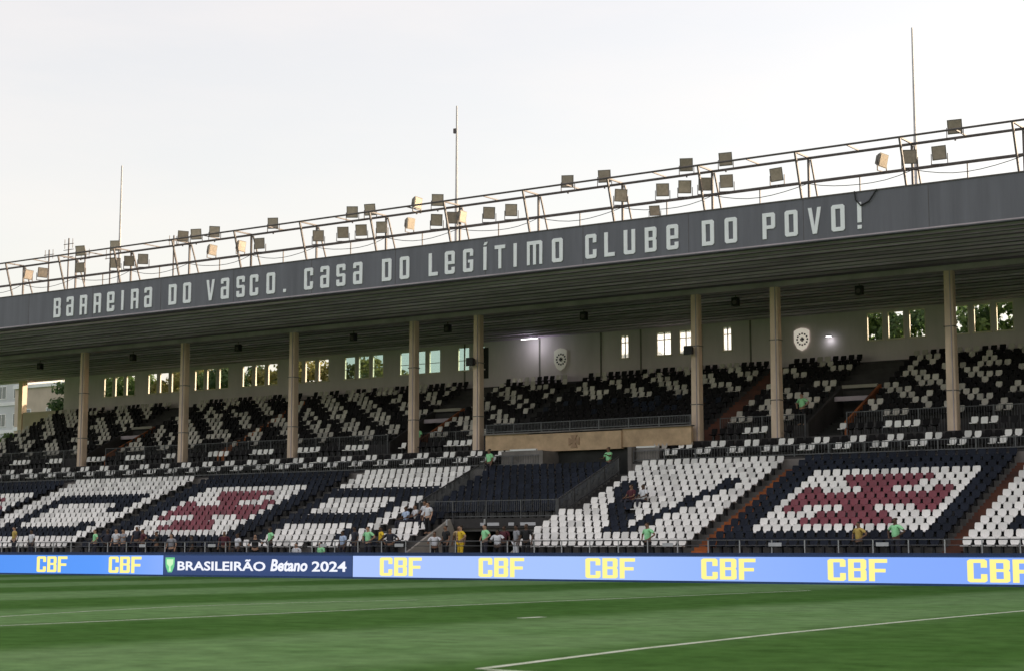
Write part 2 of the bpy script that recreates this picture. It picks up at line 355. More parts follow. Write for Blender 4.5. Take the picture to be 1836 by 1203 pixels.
# ================================================================== GRANDSTAND
XL, XR = -110.0, 46.0
gs = empty('grandstand', (0, 0, 0))
tag(gs, 'long roofed football grandstand with lettered fascia and tan columns', 'grandstand')
Y0, RD, Z0, RZ, NR = 68.9, .74, 1.15, .3034, 15
def ly(k): return Y0+RD*k
def lz(k): return Z0+RZ*k
YBACK = ly(14)+.42
def steps(y_start, ks, yf, zf, back, zb):
    prof = [(y_start, zb)]
    prof.append((back, zb)); prof.append((back, zf(ks[-1])))
    for k in reversed(ks):
        prof.append((yf(k)-.32, zf(k)))
        prof.append((yf(k)-.32, zf(k-1) if k != ks[0] else zb))
    prof.pop()                                     # last one equals the start
    prof[0] = (yf(ks[0])-.32, zb)
    return prof
low = MB()
full = steps(0, list(range(15)), ly, lz, YBACK, G)
low.extrude_x(full, XL-4, -54.6); low.extrude_x(full, -48.0, XR)
low.extrude_x(steps(0, list(range(6, 15)), ly, lz, YBACK, lz(5)-.35), -54.6, -48.0)
low.build('lower_terrace', M['concrete'], gs)
wk = MB().box(XL-4, -54.6, 67.34, ly(0)-.323, G, .80).box(-48.0, XR, 67.34, ly(0)-.323, G, .80).box(-54.598, -48.002, 67.34, 73.0, G, .78)
wk.build('walkway', M['concrete'], gs)
# players' tunnel
MB().extrude_x([(68.6, .785), (73.02, .785), (73.02, lz(5)-.36), (72.6, lz(5)+.30), (68.6, lz(0)-.1)], -54.66, -54.50).build('tunnel_wall', M['concrete_pale'], gs)
MB().extrude_x([(68.6, .785), (73.02, .785), (73.02, lz(5)-.36), (72.6, lz(5)+.30), (68.6, lz(0)-.1)], -48.10, -47.96).build('tunnel_wall', M['concrete_pale'], gs)
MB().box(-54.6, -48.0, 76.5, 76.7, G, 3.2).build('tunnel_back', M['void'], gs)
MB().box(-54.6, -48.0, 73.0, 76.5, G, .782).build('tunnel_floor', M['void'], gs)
MB().box(-54.49, -48.11, 72.88, 73.10, lz(5)-.20, lz(6)+.02).build('tunnel_lintel', M['stair'], gs)
for i, (x, w) in enumerate(((-52.6, .25), (-51.9, .75), (-50.75, .35), (-49.7, .95))):
    MB().box(x-w/2, x+w/2, 72.85, 72.88, 2.60, 2.76).build('tunnel_sign', M['sign_grey'], gs)
for x in (-53.0, -50.6):
    MB().tube((x, 70.3, .78), (x, 70.3, 2.9), .05).build('tunnel_post', M['steel_pale'], gs)
# back of the lower tier
MB().box(XL-4, -53.4, YBACK, YBACK+.2, G, 5.97).box(-47.6, XR, YBACK, YBACK+.2, G, 5.97).build('rear_wall', M['slab'], gs)
# upper tier
U = [(80.2, 6.08), (80.95, 6.45)]
UY0, UD, UZ0, UZ, UN = 84.2, .75, 7.98, .364, 12
def uy(k): return UY0+UD*k
def uz(k): return UZ0+UZ*k
up = MB()
def upper_prof(vom, gap):
    p = [(92.9, 5.2), (92.9, uz(11))] if not vom else [(92.9, 5.2), (92.9, uz(11))]
    k0 = 6 if vom else 0
    for k in range(11, k0-1, -1):
        p.append((uy(k)-.32, uz(k))); p.append((uy(k)-.32, uz(k-1) if k > k0 else 7.2))
    if gap: p += [(81.4, 7.2), (81.4, 5.2)]
    else: p += [(81.4, 7.2), (81.4, 6.45), (80.6, 6.45), (80.6, 6.08), (79.72, 6.08), (79.72, 5.62), (80.4, 5.2)]
    return p
VOM = [(-96.2, -93.9), (-67.7, -65.4), (-39.0, -36.8), (-8.9, -6.6)]
segs = []; cuts = sorted(set([XL, XR, -53.4, -47.6]+[v for a in VOM for v in a]))
for a, b in zip(cuts[:-1], cuts[1:]):
    vom = any(abs(a-v0) < .01 for v0, v1 in VOM); gap = abs(a+53.4) < .01
    up.extrude_x(upper_prof(vom, gap), a, b)
up.build('upper_terrace', M['concrete_dark'], gs)
for a, b in VOM:                                   # stair openings in the upper tier
    MB().extrude_x([(83.75, 7.25), (88.5, 7.25), (88.5, uz(6)+.28), (83.75, uz(0)+.12)], a-.10, a+.06).build('opening_wall', M['concrete_dark'], gs)
    MB().extrude_x([(83.75, 7.25), (88.5, 7.25), (88.5, uz(6)+.28), (83.75, uz(0)+.12)], b-.06, b+.10).build('opening_wall', M['stair_orange'], gs)
    MB().box(a+.06, b-.06, 88.25, 88.42, uz(6)+.12, uz(6)+.30).build('opening_lintel', M['concrete_pale'], gs)
    MB().box(a+.06, b-.06, 87.2, 87.35, uz(4)+.05, uz(4)+.30).build('opening_lintel', M['beam'], gs)
    st = MB()
    for k in range(8): st.box(a+.1, b-.1, 84.2+k*.5, 88.2, 7.2+k*.18, 7.2+(k+1)*.18)
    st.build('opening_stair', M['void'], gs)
# central box
px0, px1, PY = -58.25, -44.55, 81.0
MB().box(px0, -55.3, PY, PY+.22, 7.10, 8.0).build('parapet_panel', M['tan'], gs)
MB().box(-55.29, -48.9, PY-.12, PY+.22, 6.92, 7.93).build('parapet_panel', M['tan'], gs)
MB().box(-48.89, px1, PY, PY+.22, 7.0, 8.0).build('parapet_panel', M['tan'], gs)
MB().box(px0-.05, px1+.05, PY-.15, PY+.3, 8.0, 8.07).build('parapet_coping', M['slab'], gs)
MB().box(-57.6, -48.1, 79.7, 79.9, 5.2, 5.3).build('box_beam', M['slab'], gs)
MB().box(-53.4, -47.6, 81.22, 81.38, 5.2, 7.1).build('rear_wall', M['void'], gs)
MB().box(-53.4, -47.6, 79.5, 81.22, 5.0, 5.2).build('landing', M['concrete'], gs)
cross = [[(-.22,-.36),(.22,-.36),(.08,-.08),(.36,-.22),(.36,.22),(.08,.08),(.22,.36),(-.22,.36),(-.08,.08),(-.36,.22),(-.36,-.22),(-.08,-.08)]]
link('parapet_emblem', poly_mesh('parapet_emblem', [cross[0]], M['tan_dark'], .02), gs, (-52.0, PY-.15, 7.43))
for x in (-53.4, -47.6):
    MB().box(x-.12, x+.12, 79.6, 81.3, 5.2, 6.9).build('box_side_wall', M['slab'], gs)
MB().box(-56.4, -53.6, 80.0, 80.12, 6.08, 6.95).build('box_front_wall', M['slab'], gs)
MB().box(-55.8, -54.0, 79.97, 80.15, 6.95, 7.05).build('coping', M['bright_white'], gs)
MB().box(-47.4, -46.0, 80.0, 80.12, 6.08, 6.85).build('box_front_wall', M['slab'], gs)
MB().box(-47.4, -46.2, 79.97, 80.15, 6.85, 6.94).build('coping', M['bright_white'], gs)

# aisles: each flight of steps is one part
AISLES_L = [(-26.15, -25.35, 'stair_red'), (-38.05, -37.25, 'stair_orange'), (-48.0, -46.95, 'stair'), (-57.95, -57.1, 'stair'), (-67.05, -66.3, 'stair'), (-80.25, -79.35, 'stair'), (-92.85, -92.1, 'stair'), (-104.6, -103.8, 'stair'), (-13.6, -12.8, 'stair_red')]
for a, b, m in AISLES_L:
    st = MB()
    for k in range(15):
        if k < 6 and -48.1 < a < -47.9: continue
        st.box(a, b, ly(k)-.324, ly(k)+.05, lz(k-1)+.004, lz(k)+.006)
        st.box(a, b, ly(k)-.60, ly(k)-.326, lz(k-1)+.004, lz(k-1)+.152)
    st.build('stair', M[m], gs)
AISLES_U = [(-45.3, -44.3, 'stair_red'), (-59.4, -58.5, 'stair'), (-82.9, -82.1, 'stair_orange'), (-28.0, -27.2, 'stair'), (-104.0, -103.2, 'stair'), (-52.5, -51.7, 'stair')]
for a, b, m in AISLES_U:
    st = MB()
    for k in range(12):
        st.box(a, b, uy(k)-.324, uy(k)+.05, uz(k-1)+.004 if k else 7.21, uz(k)+.006)
        if k: st.box(a, b, uy(k)-.60, uy(k)-.326, uz(k-1)+.004, uz(k-1)+.182)
    st.build('stair', M[m], gs)

# columns
COLX = [-104.4, -94.35, -84.25, -74.3, -64.4, -59.5, -44.7, -39.9, -30.25, -20.2]
for x in COLX:
    cm = MB()
    n = 16; vs = []; prof = [(6.9, .27), (15.42, .23)]
    for z, r in prof:
        for k in range(n):
            a = 2*math.pi*k/n; c, s = math.cos(a), math.sin(a)
            q = .25; vs.append((math.copysign(abs(c)**q, c)*r, math.copysign(abs(s)**q, s)*r, z))
    cm.add(vs, [(k, (k+1) % n, n+(k+1) % n, n+k) for k in range(n)])
    co = cm.build('column', M['column'], gs, (x, 82.0, 0))
    for z in (9.2, 12.4):
        MB().box(-.275, .275, -.275, .275, z, z+.05).build('joint_band', M['slab'], co)
    MB().box(.10, .14, -.30, -.262, 7.2, 15.3).build('downpipe', M['beam'], co)

# roof
RX0, RX1 = -128.0, 48.0
SFY = [(72.25, 15.66), (95.2, 15.38)]
def sz(y): return 15.66+(15.38-15.66)*(y-72.25)/(95.2-72.25)
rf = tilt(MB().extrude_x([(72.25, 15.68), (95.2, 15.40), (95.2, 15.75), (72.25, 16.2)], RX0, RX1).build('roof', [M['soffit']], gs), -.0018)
for y in [73.0+i*.93 for i in range(24)]:
    if 81.3 < y < 82.7: continue
    d = .085 if int(y*3) % 2 else .055
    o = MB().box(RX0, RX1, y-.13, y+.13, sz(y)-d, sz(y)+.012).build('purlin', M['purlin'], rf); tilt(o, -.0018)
tilt(MB().box(RX0, RX1, 81.72, 82.28, 15.28, 15.56).build('column_beam', M['beam'], rf), -.0018)
tilt(MB().box(RX0, RX1, 72.0, 72.24, 15.62, 17.68).build('fascia', M['fascia'], gs)) .name = 'fascia'
fas = [o for o in gs.children if o.name.startswith('fascia')][0]
tilt(MB().box(RX0, RX1, 72.245, 75.6, 16.3, 17.60).build('edge_beam', M['roofing'], gs))
tilt(MB().box(RX0, RX1, 71.97, 72.36, 17.68, 17.74).build('coping', M['steel'], gs))
tilt(MB().box(RX0, RX1, 71.985, 72.0, 15.66, 15.72).build('drip_strip', M['beam'], gs))
for i in range(28):
    x = RX0+3+i*6.1; MB().box(x-.012, x+.012, 71.992, 72.0, 15.74+dzt(x), 17.67+dzt(x)).build('panel_joint', M['steel'], fas)
LET = "BaRReIRaDOVaSCO.CaSaDOLeGJTImOCLUBeDOPOVO!"
LX = [-85.59,-84.37,-83.11,-81.82,-80.6,-79.54,-78.44,-77.26,-75.14,-73.91,-71.95,-70.76,-69.49,-68.42,-67.1,-66.02,-64.19,-62.97,-61.78,-60.55,-58.48,-57.23,-55.23,-54.14,-52.92,-51.82,-50.85,-49.88,-48.65,-47.24,-45.21,-44.08,-42.94,-41.72,-40.49,-38.52,-37.28,-35.27,-34.11,-32.92,-31.75,-30.7]
LW, LH = .66, 1.24
cache = {}
for c, x in zip(LET, LX):
    if c not in cache: cache[c] = poly_mesh('letter', [[((a-.5)*LW, b*LH) for a, b in p] for p in GL[c]], M['letter'], .02)
    link('letter', cache[c], fas, (x, 71.975, 15.98+dzt(x)))

# rear wall with real openings
WY = 93.5; WT = .10
WIN = []
for g0 in (-105.2, -100.1, -94.95, -89.9, -84.9, -79.8, -74.7, -69.6, -39.6, -34.45, -29.3):
    for i in range(3): WIN.append((g0+i*1.30, 1.02, 13.52, 15.16, 'open' if g0 not in (-79.8, -74.7, -69.6) else 'glass'))
WIN = [w for w in WIN if not (-68.2 < w[0] < -66)]
WIN += [(-56.5, .62, 13.55, 15.08, 'pale'), (-53.85, 1.1, 13.55, 15.08, 'pale'), (-52.2, .95, 13.55, 15.08, 'pale'), (-49.1, .62, 13.55, 15.08, 'pale')]
WIN.sort()
wl = MB(); zb, zt = 11.4, 15.42
x = XL
for (wx, w, z0, z1, kd) in WIN:
    wl.box(x, wx, WY, WY+WT, zb, zt)
    wl.box(wx, wx+w, WY, WY+WT, zb, z0); wl.box(wx, wx+w, WY, WY+WT, z1, zt); x = wx+w
wl.box(x, XR, WY, WY+WT, zb, zt)
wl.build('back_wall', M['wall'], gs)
MB().box(XL, XR, WY-.6, WY-.0, zb, uz(11)+.25).build('back_ledge', M['concrete_dark'], gs)
M['pane_pale'] = mat('pane_pale', (.8, .78, .78), .4, .05, 1)
pt = M['pane_pale'].node_tree; pb = pt.nodes['Principled BSDF']
trn = pt.nodes.new('ShaderNodeBsdfTranslucent'); trn.inputs[0].default_value = (.9, .93, 1, 1); msh = pt.nodes.new('ShaderNodeMixShader'); msh.inputs[0].default_value = .85
pt.links.new(pb.outputs[0], msh.inputs[1]); pt.links.new(trn.outputs[0], msh.inputs[2]); pt.links.new(msh.outputs[0], pt.nodes['Material Output'].inputs[0])
M['clear_glass'] = mat('clear_glass', (.6, .75, .75), .05, .05, 1)
gt = M['clear_glass'].node_tree; tb = gt.nodes.new('ShaderNodeBsdfTransparent'); tb.inputs[0].default_value = (.72, .86, .85, 1); gb = gt.nodes.new('ShaderNodeBsdfGlossy'); gb.inputs['Roughness'].default_value = .04
m2 = gt.nodes.new('ShaderNodeMixShader'); m2.inputs[0].default_value = .16
gt.links.new(tb.outputs[0], m2.inputs[1]); gt.links.new(gb.outputs[0], m2.inputs[2]); gt.links.new(m2.outputs[0], gt.nodes['Material Output'].inputs[0])
for (wx, w, z0, z1, kd) in WIN:
    wn = MB().box(wx+.003, wx+.055, WY-.012, WY+WT+.012, z0+.003, z1-.003).box(wx+w-.055, wx+w-.003, WY-.012, WY+WT+.012, z0+.003, z1-.003).box(wx+.055, wx+w-.055, WY-.012, WY+WT+.012, z1-.055, z1-.003).build('window', M['reveal'], gs)
    MB().box(wx-.05, wx+w+.05, WY-.10, WY+WT+.03, z0-.04, z0+.045).build('sill', M['reveal'], wn)
    if kd == 'pale':
        MB().box(wx+.055, wx+w-.055, WY+.07, WY+.078, z0+.045, z1-.055).build('pane', M['pane_pale'], wn)
        MB().box(wx+w/2-.03, wx+w/2+.03, WY+.02, WY+.068, z0+.045, z1-.055).build('mullion', M['slab'], wn)
        MB().box(wx+.055, wx+w-.055, WY+.025, WY+.065, z0+1.0, z0+1.05).build('transom', M['slab'], wn)
    elif kd == 'glass':
        MB().box(wx+.055, wx+w-.055, WY+.07, WY+.078, z0+.045, z1-.055).build('pane', M['clear_glass'], wn)
        MB().box(wx+.055, wx+w-.055, WY+.04, WY+.068, z0+.70, z0+.74).build('transom', M['slab'], wn)
MB().box(-68.0, -67.0, WY-.04, WY, 12.9, 15.0).build('door', M['void'], gs)
for x in (-69.0, -62.8, -58.0, -55.0, -50.6, -47.2):
    MB().box(x-.05, x+.05, WY-.05, WY, 12.4, 15.4).build('wall_pilaster', M['slab'], gs)
# end of the stand
MB().box(-115.6, -115.1, 93.4, 93.9, 8.0, 15.5).build('end_post', M['column'], gs)
MB().box(-115.0, XL-.02, 93.45, 93.75, 6.0, 12.75).build('end_wall', M['beige'], gs)
MB().extrude_x([(83.6, 5.2), (93.4, 5.2), (93.4, uz(11)+.35), (83.6, uz(0)+.1)], XL-.25, XL-.003).build('end_wall', M['beige'], gs)

# crests on the rear wall
def crest(label, x, z, w, h, glow):
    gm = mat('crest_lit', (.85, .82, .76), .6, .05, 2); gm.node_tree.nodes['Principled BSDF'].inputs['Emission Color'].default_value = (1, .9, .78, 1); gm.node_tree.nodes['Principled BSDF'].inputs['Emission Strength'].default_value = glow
    o = empty('crest', (x, WY-.08, z))
    sh = [(-w/2, h*.38), (-w*.28, h*.46), (0, h*.5), (w*.28, h*.46), (w/2, h*.38), (w/2, -h*.1), (w*.3, -h*.38), (0, -h*.5), (-w*.3, -h*.38), (-w/2, -h*.1)]
    link('shield', poly_mesh('shield', [sh], gm, .03), o)
    rr = w*.34; n = 12
    for k in range(n):
        a = 2*math.pi*k/n; q = rr*.15
        link('ring_stud', poly_mesh('ring_stud', [[(-q, -q), (q, -q), (q, q), (-q, q)]], M['black'], .012), o, (math.cos(a)*rr+w*.06, -.045, math.sin(a)*rr))
    link('cross_mark', poly_mesh('cross_mark', [[(a*w*.35+w*.06, b*w*.35) for a, b in cross[0]]], M['seat_red'], .012), o, (0, -.06, 0))
    tag(o, label, 'crest')
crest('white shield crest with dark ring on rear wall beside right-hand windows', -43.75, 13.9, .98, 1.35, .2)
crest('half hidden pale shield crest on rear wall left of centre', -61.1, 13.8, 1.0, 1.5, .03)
# wall lamps: lit
M['lamp_lit'] = emit('lamp_lit', (1, .98, .95), 3)
def walllamp(label, x, y, z, w, e):
    o = empty('lamp', (x, y, z))
    MB().box(-w/2, w/2, -.10, .10, -.03, .05).build('housing', M['sign_grey'], o)
    MB().box(-w/2+.03, w/2-.03, -.08, .08, -.05, -.03).build('tube', M['lamp_lit'], o)
    tag(o, label, 'lamp')
    ld = bpy.data.lights.new('lamp_light', 'POINT'); ld.energy = e; ld.shadow_soft_size = .1; ld.color = (.92, .95, 1)
    lo = bpy.data.objects.new('lamp_light', ld); col.objects.link(lo); lo.parent = o; lo.location = (0, 0, -.25)
walllamp('lit white ceiling lamp above the rear wall left of centre', -62.9, 92.4, 15.22, 1.3, 14)
walllamp('small lit lamp on the rear wall right of the white crest', -41.9, 93.2, 13.95, .35, 1.5)

# ================================================================== RAILINGS
def railing(label, x0, x1, y, z0, h, step=.17, m='rail', post=1.9):
    o = empty('railing', ((x0+x1)/2, y, z0)); cx = (x0+x1)/2
    MB().box(x0-cx, x1-cx, -.02, .02, h-.04, h).build('top_rail', M[m], o)
    MB().box(x0-cx, x1-cx, -.02, .02, .08, .13).build('bottom_rail', M[m], o)
    bars = MB(); n = int((x1-x0)/step)
    for i in range(n+1): xx = x0-cx+i*step; bars.box(xx-.008, xx+.008, -.008, .008, .13, h-.04)
    b = bars.build('bars', M[m], o); b['kind'] = 'stuff'
    n = max(1, int((x1-x0)/post))
    pm = MB().box(-.03, .03, -.032, .032, 0, h+.01).mesh('post', M[m])
    for i in range(n+1): link('post', pm, o, (x0-cx+(x1-x0)*i/n, 0, 0))
    tag(o, label, 'railing', 'grey bar railings'); return o
railing('grey bar railing along the upper tier front, left of the central box', XL, -53.55, 79.80, 6.08, .62)
railing('grey bar railing along the upper tier front, right of the central box', -47.45, XR-40, 79.80, 6.08, .62)
railing('grey bar railing on top of the tan central parapet', -58.2, -44.6, 81.02, 8.07, .55, .10)
railing('grey bar fence along the front of the central navy seating', -57.0, -48.15, 73.2, lz(6)+.02, .95, .12)
def sloped(label, x, y0, z0, y1, z1, h=.95):
    o = empty('railing', (x, y0, z0)); d = Vector((0, y1-y0, z1-z0))
    MB().bar((0, 0, h), d+Vector((0, 0, h)), .06, .06).build('top_rail', M['rail'], o)
    MB().bar((0, 0, .15), d+Vector((0, 0, .15)), .05, .05).build('bottom_rail', M['rail'], o)
    bars = MB(); n = int(d.y/.12)
    for i in range(n+1): p = d*(i/n); bars.box(-.014, .014, p.y-.016, p.y+.016, p.z+.15, p.z+h)
    b = bars.build('bars', M['rail'], o); b['kind'] = 'stuff'
    for i in range(5): p = d*(i/4); MB().box(-.03, .03, p.y-.03, p.y+.03, p.z, p.z+h+.01).build('post', M['rail'], o)
    tag(o, label, 'railing', 'grey bar railings')
sloped('sloping grey railing down the right side of the navy seating', -48.05, 73.2, lz(6)+.02, 79.2, lz(14))
sloped('sloping grey railing down the left side of the navy seating', -57.05, 73.2, lz(6)+.02, 79.2, lz(14))
def urail(label, a, b): railing(label, a, b, 83.72, 7.2, 1.38, .14)
urail('grey railing below the far left upper seats', XL, -96.3); urail('grey railing below the left upper seats', -93.8, -67.8)
urail('grey railing below the upper seats just left of the central box', -65.3, -59.6); urail('grey railing below the upper seats right of the central box', -44.2, -39.1)
urail('grey railing below the upper seats at the right', -36.7, -9)

# ================================================================== SEATS
def seat_geo():
    mb = MB(); w = .19
    back = []
    for z, y, ww in ((.36, .10, w*.62), (.52, .15, w), (.70, .20, w*.98), (.745, .205, w*.82)):
        back += [(-ww, y-.05, z), (0, y, z), (ww, y-.05, z)]
    n = len(back); f = []
    for r in range(3):
        for c in range(2): a = r*3+c; f.append((a, a+1, a+4, a+3))
    bk = [(x, y+.035, z) for x, y, z in back]
    fb = [tuple(reversed([i+n for i in q])) for q in f]
    edge = [0, 1, 2, 5, 8, 11, 10, 9, 6, 3]
    fe = [(edge[i], edge[(i+1) % 10], edge[(i+1) % 10]+n, edge[i]+n) for i in range(10)]
    mb.add(back+bk, f+fb+fe)
    mb.add([(-w, -.25, .40), (w, -.25, .40), (w*.8, .12, .365), (-w*.8, .12, .365), (-w*.9, -.262, .355), (w*.9, -.262, .355), (w*.7, .12, .32), (-w*.7, .12, .32)],
           [(0,1,2,3), (7,6,5,4), (0,4,5,1), (1,5,6,2), (3,2,6,7), (0,3,7,4)])
    mb.add([(-.06, -.08, 0), (.06, -.08, 0), (.06, .10, 0), (-.06, .10, 0), (-.05, -.06, .32), (.05, -.06, .32), (.05, .10, .32), (-.05, .10, .32)], [(0,1,5,4), (1,2,6,5), (2,3,7,6), (3,0,4,7)], 1)
    return mb
SG = seat_geo()
SGF = MB(); SGF.v = list(SG.v); SGF.f = list(SG.f); SGF.m = list(SG.m)          # the same seat with its pan folded up
np_ = 24
pan = [(-.19,.05,.37),(.19,.05,.37),(.16,.10,.37),(-.16,.10,.37),(-.18,.10,.70),(.18,.10,.70),(.15,.14,.69),(-.15,.14,.69)]
pan = [pan[4], pan[5], pan[1], pan[0], pan[7], pan[6], pan[2], pan[3]]
for q in range(8): SGF.v[np_+q] = pan[q]
def tone_nodes(m):
    t = m.node_tree; b = t.nodes['Principled BSDF']; src = b.inputs['Base Color'].links[0].from_socket
    at = t.nodes.new('ShaderNodeAttribute'); at.attribute_name = 'tone'; oi = t.nodes.new('ShaderNodeObjectInfo')
    mr = t.nodes.new('ShaderNodeMapRange'); mr.inputs['To Min'].default_value = .84; mr.inputs['To Max'].default_value = 1.05; t.links.new(oi.outputs['Random'], mr.inputs['Value'])
    mu = t.nodes.new('ShaderNodeMath'); mu.operation = 'MULTIPLY'; t.links.new(at.outputs['Fac'], mu.inputs[0]); t.links.new(mr.outputs[0], mu.inputs[1])
    hs = t.nodes.new('ShaderNodeHueSaturation'); t.links.new(mu.outputs[0], hs.inputs['Value']); t.links.new(src, hs.inputs['Color']); t.links.new(hs.outputs[0], b.inputs['Base Color'])
def set_tone(me, vals):
    a = me.attributes.new('tone', 'FLOAT', 'FACE'); a.data.foreach_set('value', vals)
SK = ['seat_white', 'seat_navy', 'seat_red', 'seat_black', 'seat_dusty']
for k in SK: tone_nodes(M[k])
seat_mesh = {k: SG.mesh(k, [M[k], M['black']]) for k in SK}; seat_fold = {k: SGF.mesh(k+'_folded', [M[k], M['black']]) for k in SK}
for me in list(seat_mesh.values())+list(seat_fold.values()): set_tone(me, [1.0]*len(me.polygons))
seats = []          # (x, y, z, material key, label)
def cross_pat(c, r, c0, r0):
    dc, dr = abs(c-c0), abs(r-r0)
    return dc <= max(1.5, 1.3*dr-.2) and dr <= 4.2 or dr <= (.6 if dc < 5.5 else 1.6) and dc <= 7.2
def lower_col(X, r):
    if X > -25.3:                                          # right block: white with a navy letter
        u = X+25.3
        if 2 <= r <= 3 and u > 1.5: return 'seat_navy'
        if 2 <= r <= 11 and 1.5+(r-2)*.1 < u < 2.6+(r-2)*.1 and r > 3 and u > 3: return 'seat_navy'
        return 'seat_white'
    for fx0 in (-35.85, -77.35, -101.9):                        # crosses
        if fx0-1.6 < X < fx0+ (8.4 + 1.8):
            c = (X-fx0)/.5
            if -0.01 <= c < 16.99 and 2 <= r <= 11:
                ci = int(c+1e-6)
                if ci in (0, 16) or r in (2, 11): return 'seat_white'
                return 'seat_red' if cross_pat(ci, r, 8, 6.5) else 'seat_white'
            return 'seat_navy'
    if -48.2 < X < -38.0:
        if 1.5 < r < 10.8:
            xl = -46.0+(10.5-r)*.365; xr = -42.2+(r-2)*.325
            if abs(X-xl) < .68 or abs(X-xr) < .55: return 'seat_navy'
        return 'seat_white'
    if -58.0 < X < -48.1: return 'seat_navy'
    if -66.4 < X < -58.0:
        if 9 <= r <= 10 and X > -65.95: return 'seat_navy'
        if 1 <= r <= 10 and -65.95 < X < -64.9: return 'seat_navy'
        if 1 <= r <= 9 and -60.1 < X < -58.9: return 'seat_navy'
        if 4 <= r <= 5 and -65.9 < X < -59: return 'seat_navy'
        return 'seat_white'
    if -92.1 < X < -80.2:
        if 9 <= r <= 10 and -89.9 < X < -81.6: return 'seat_navy'
        if 2 <= r <= 10 and -89.9 < X < -88.6: return 'seat_navy'
        if 2 <= r <= 3 and -89.9 < X < -81.8: return 'seat_navy'
        if (7 <= r <= 9 or 2 <= r <= 4) and -82.7 < X < -81.6: return 'seat_navy'
        return 'seat_white'
    return 'seat_navy'
BLOCKS = [(-25.3, 0, 'white block at the right edge'), (-37.2, -26.2, 'block with the nearer maroon cross'), (-46.9, -38.1, 'white block with the navy V'), (-57.0, -48.15, 'central navy block'),
          (-66.25, -58.0, 'white block left of the central navy seats'), (-79.3, -67.1, 'block with the farther maroon cross'), (-92.05, -80.3, 'white block with the navy C'), (-103.7, -92.9, 'far left block')]
for (a, b, bn_) in BLOCKS:
    for r in range(15):
        aa, bb = a, b
        if bn_.startswith('central'):
            if r < 6: continue
        if 'navy V' in bn_ and r < 6: aa = -47.9
        n = int((bb-aa)/.5)
        off = (bb-aa-n*.5)/2 if b < -1 else 0
        for i in range(n):
            x = aa+off+.25+.5*i
            if r in (0, 1) and -58 < x < -54.6 and False: continue
            k = lower_col(x, r)
            if random.random() < .0015: continue
            seats.append((x+random.uniform(-.012, .012), ly(r), lz(r), k, (k, ORD[r], ORD[min(i, 29)], bn_), r))
for r in range(6):                                        # short rows left of the tunnel
    for i in range(4):
        x = -57.0+.3+.5*i
        seats.append((x, ly(r), lz(r), 'seat_white' if r in (1, 2, 3) else 'seat_navy', None, r))
def near_col(x, tol=.55): return any(abs(x-c) < tol for c in COLX)
i = 0; x = XL+.3
NX = int((0-XL)/.5)
for i in range(NX):
    x = XL+.3+.5*i
    if not -56.6 < x < -46.0:
        seats.append((x, U[0][0], U[0][1], 'seat_white' if i % 4 in (0, 1) else 'seat_black', None, 0))
        seats.append((x, U[1][0], U[1][1], 'seat_white' if i % 4 in (1, 2) else 'seat_black', None, 0))
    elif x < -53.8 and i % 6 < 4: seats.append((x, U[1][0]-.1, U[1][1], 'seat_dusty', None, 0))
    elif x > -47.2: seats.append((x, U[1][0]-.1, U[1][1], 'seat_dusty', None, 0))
    if not near_col(x) and not -58.6 < x < -44.2 and not any(a-.2 < x < b+.2 for a, b in VOM):
        seats.append((x, 81.95, 7.2, 'seat_white' if i % 8 < 4 else 'seat_black', None, 0))
    for r in range(12):
        if any(a-.35 < x < b+.35 for a, b in VOM): continue
        if any(a-.2 < x < b+.2 for a, b, m in AISLES_U if not -53 < a < -51): continue
        if -58.5 < x < -44.3 and r < 6:
            seats.append((x, uy(r), uz(r), 'seat_black' if (r < 3 or random.random() < .8) else 'seat_navy', None, 0)); continue
        if random.random() < .02: continue
        w = (i+2*r) % 6 < 3
        if random.random() < (.20 if w else .05): w = not w
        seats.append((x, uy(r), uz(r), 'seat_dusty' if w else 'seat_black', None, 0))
# the largest of each colour are things of their own, the rest one mass
camv = Vector((0, 0, EYE)); fwd = Vector((-math.sin(R(34.83)), math.cos(R(34.83)), 0)); rgt = Vector((math.cos(R(34.83)), math.sin(R(34.83)), 0))
def vis(s):
    d = Vector(s[:3])-camv; z = d.dot(fwd); return z if z > 0 and abs(d.dot(rgt)/z) < .296 else 1e9
rest = []; cnt = {}
for s in sorted(seats, key=vis):
    k = s[3]
    if s[4] and vis(s) < 1e8 and sum(cnt.values()) < 300:
        cnt[k] = cnt.get(k, 0)+1
        o = link('stadium_seat', (seat_fold if random.random() < .12 else seat_mesh)[k], None, (s[0], s[1], s[2])); o.rotation_euler.z = random.uniform(-.03, .03)
        cn = {'seat_white': 'white', 'seat_navy': 'navy', 'seat_red': 'maroon'}[k]
        tag(o, '%s seat, %s row up, %s from left, %s' % (cn, s[4][1], s[4][2], s[4][3]), 'seat', cn+' seats of the lower tier')
    else: rest.append(s)
def mass(ss, name, label):
    vs = []; fs = []; ms = []; tn = []
    for s in ss:
        o = len(vs); a = random.uniform(-.03, .03); fold = random.uniform(.97, 1.03)*(.92 if s[1] > 80 else 1)
        vs += [(x*fold+s[0], y*fold+s[1]+a*x, z*fold+s[2]) for x, y, z in (SGF if random.random() < .14 else SG).v]; tn += [random.choice((.74, .88, .95, 1, 1, 1.03))]*len(SG.f)
        fs += [tuple(i+o for i in f) for f in SG.f]; ms += [5 if q else SK.index(s[3]) for q in SG.m]
    me = bpy.data.meshes.new(name); me.from_pydata(vs, [], fs)
    for k in SK+['black']: me.materials.append(M[k])
    me.polygons.foreach_set('material_index', ms); set_tone(me, tn); me.update()
    tag(link(name, me), label, 'seats', kind='stuff')
mass(rest, 'stadium_seats', 'remaining white, navy, maroon and black plastic seats filling both tiers')

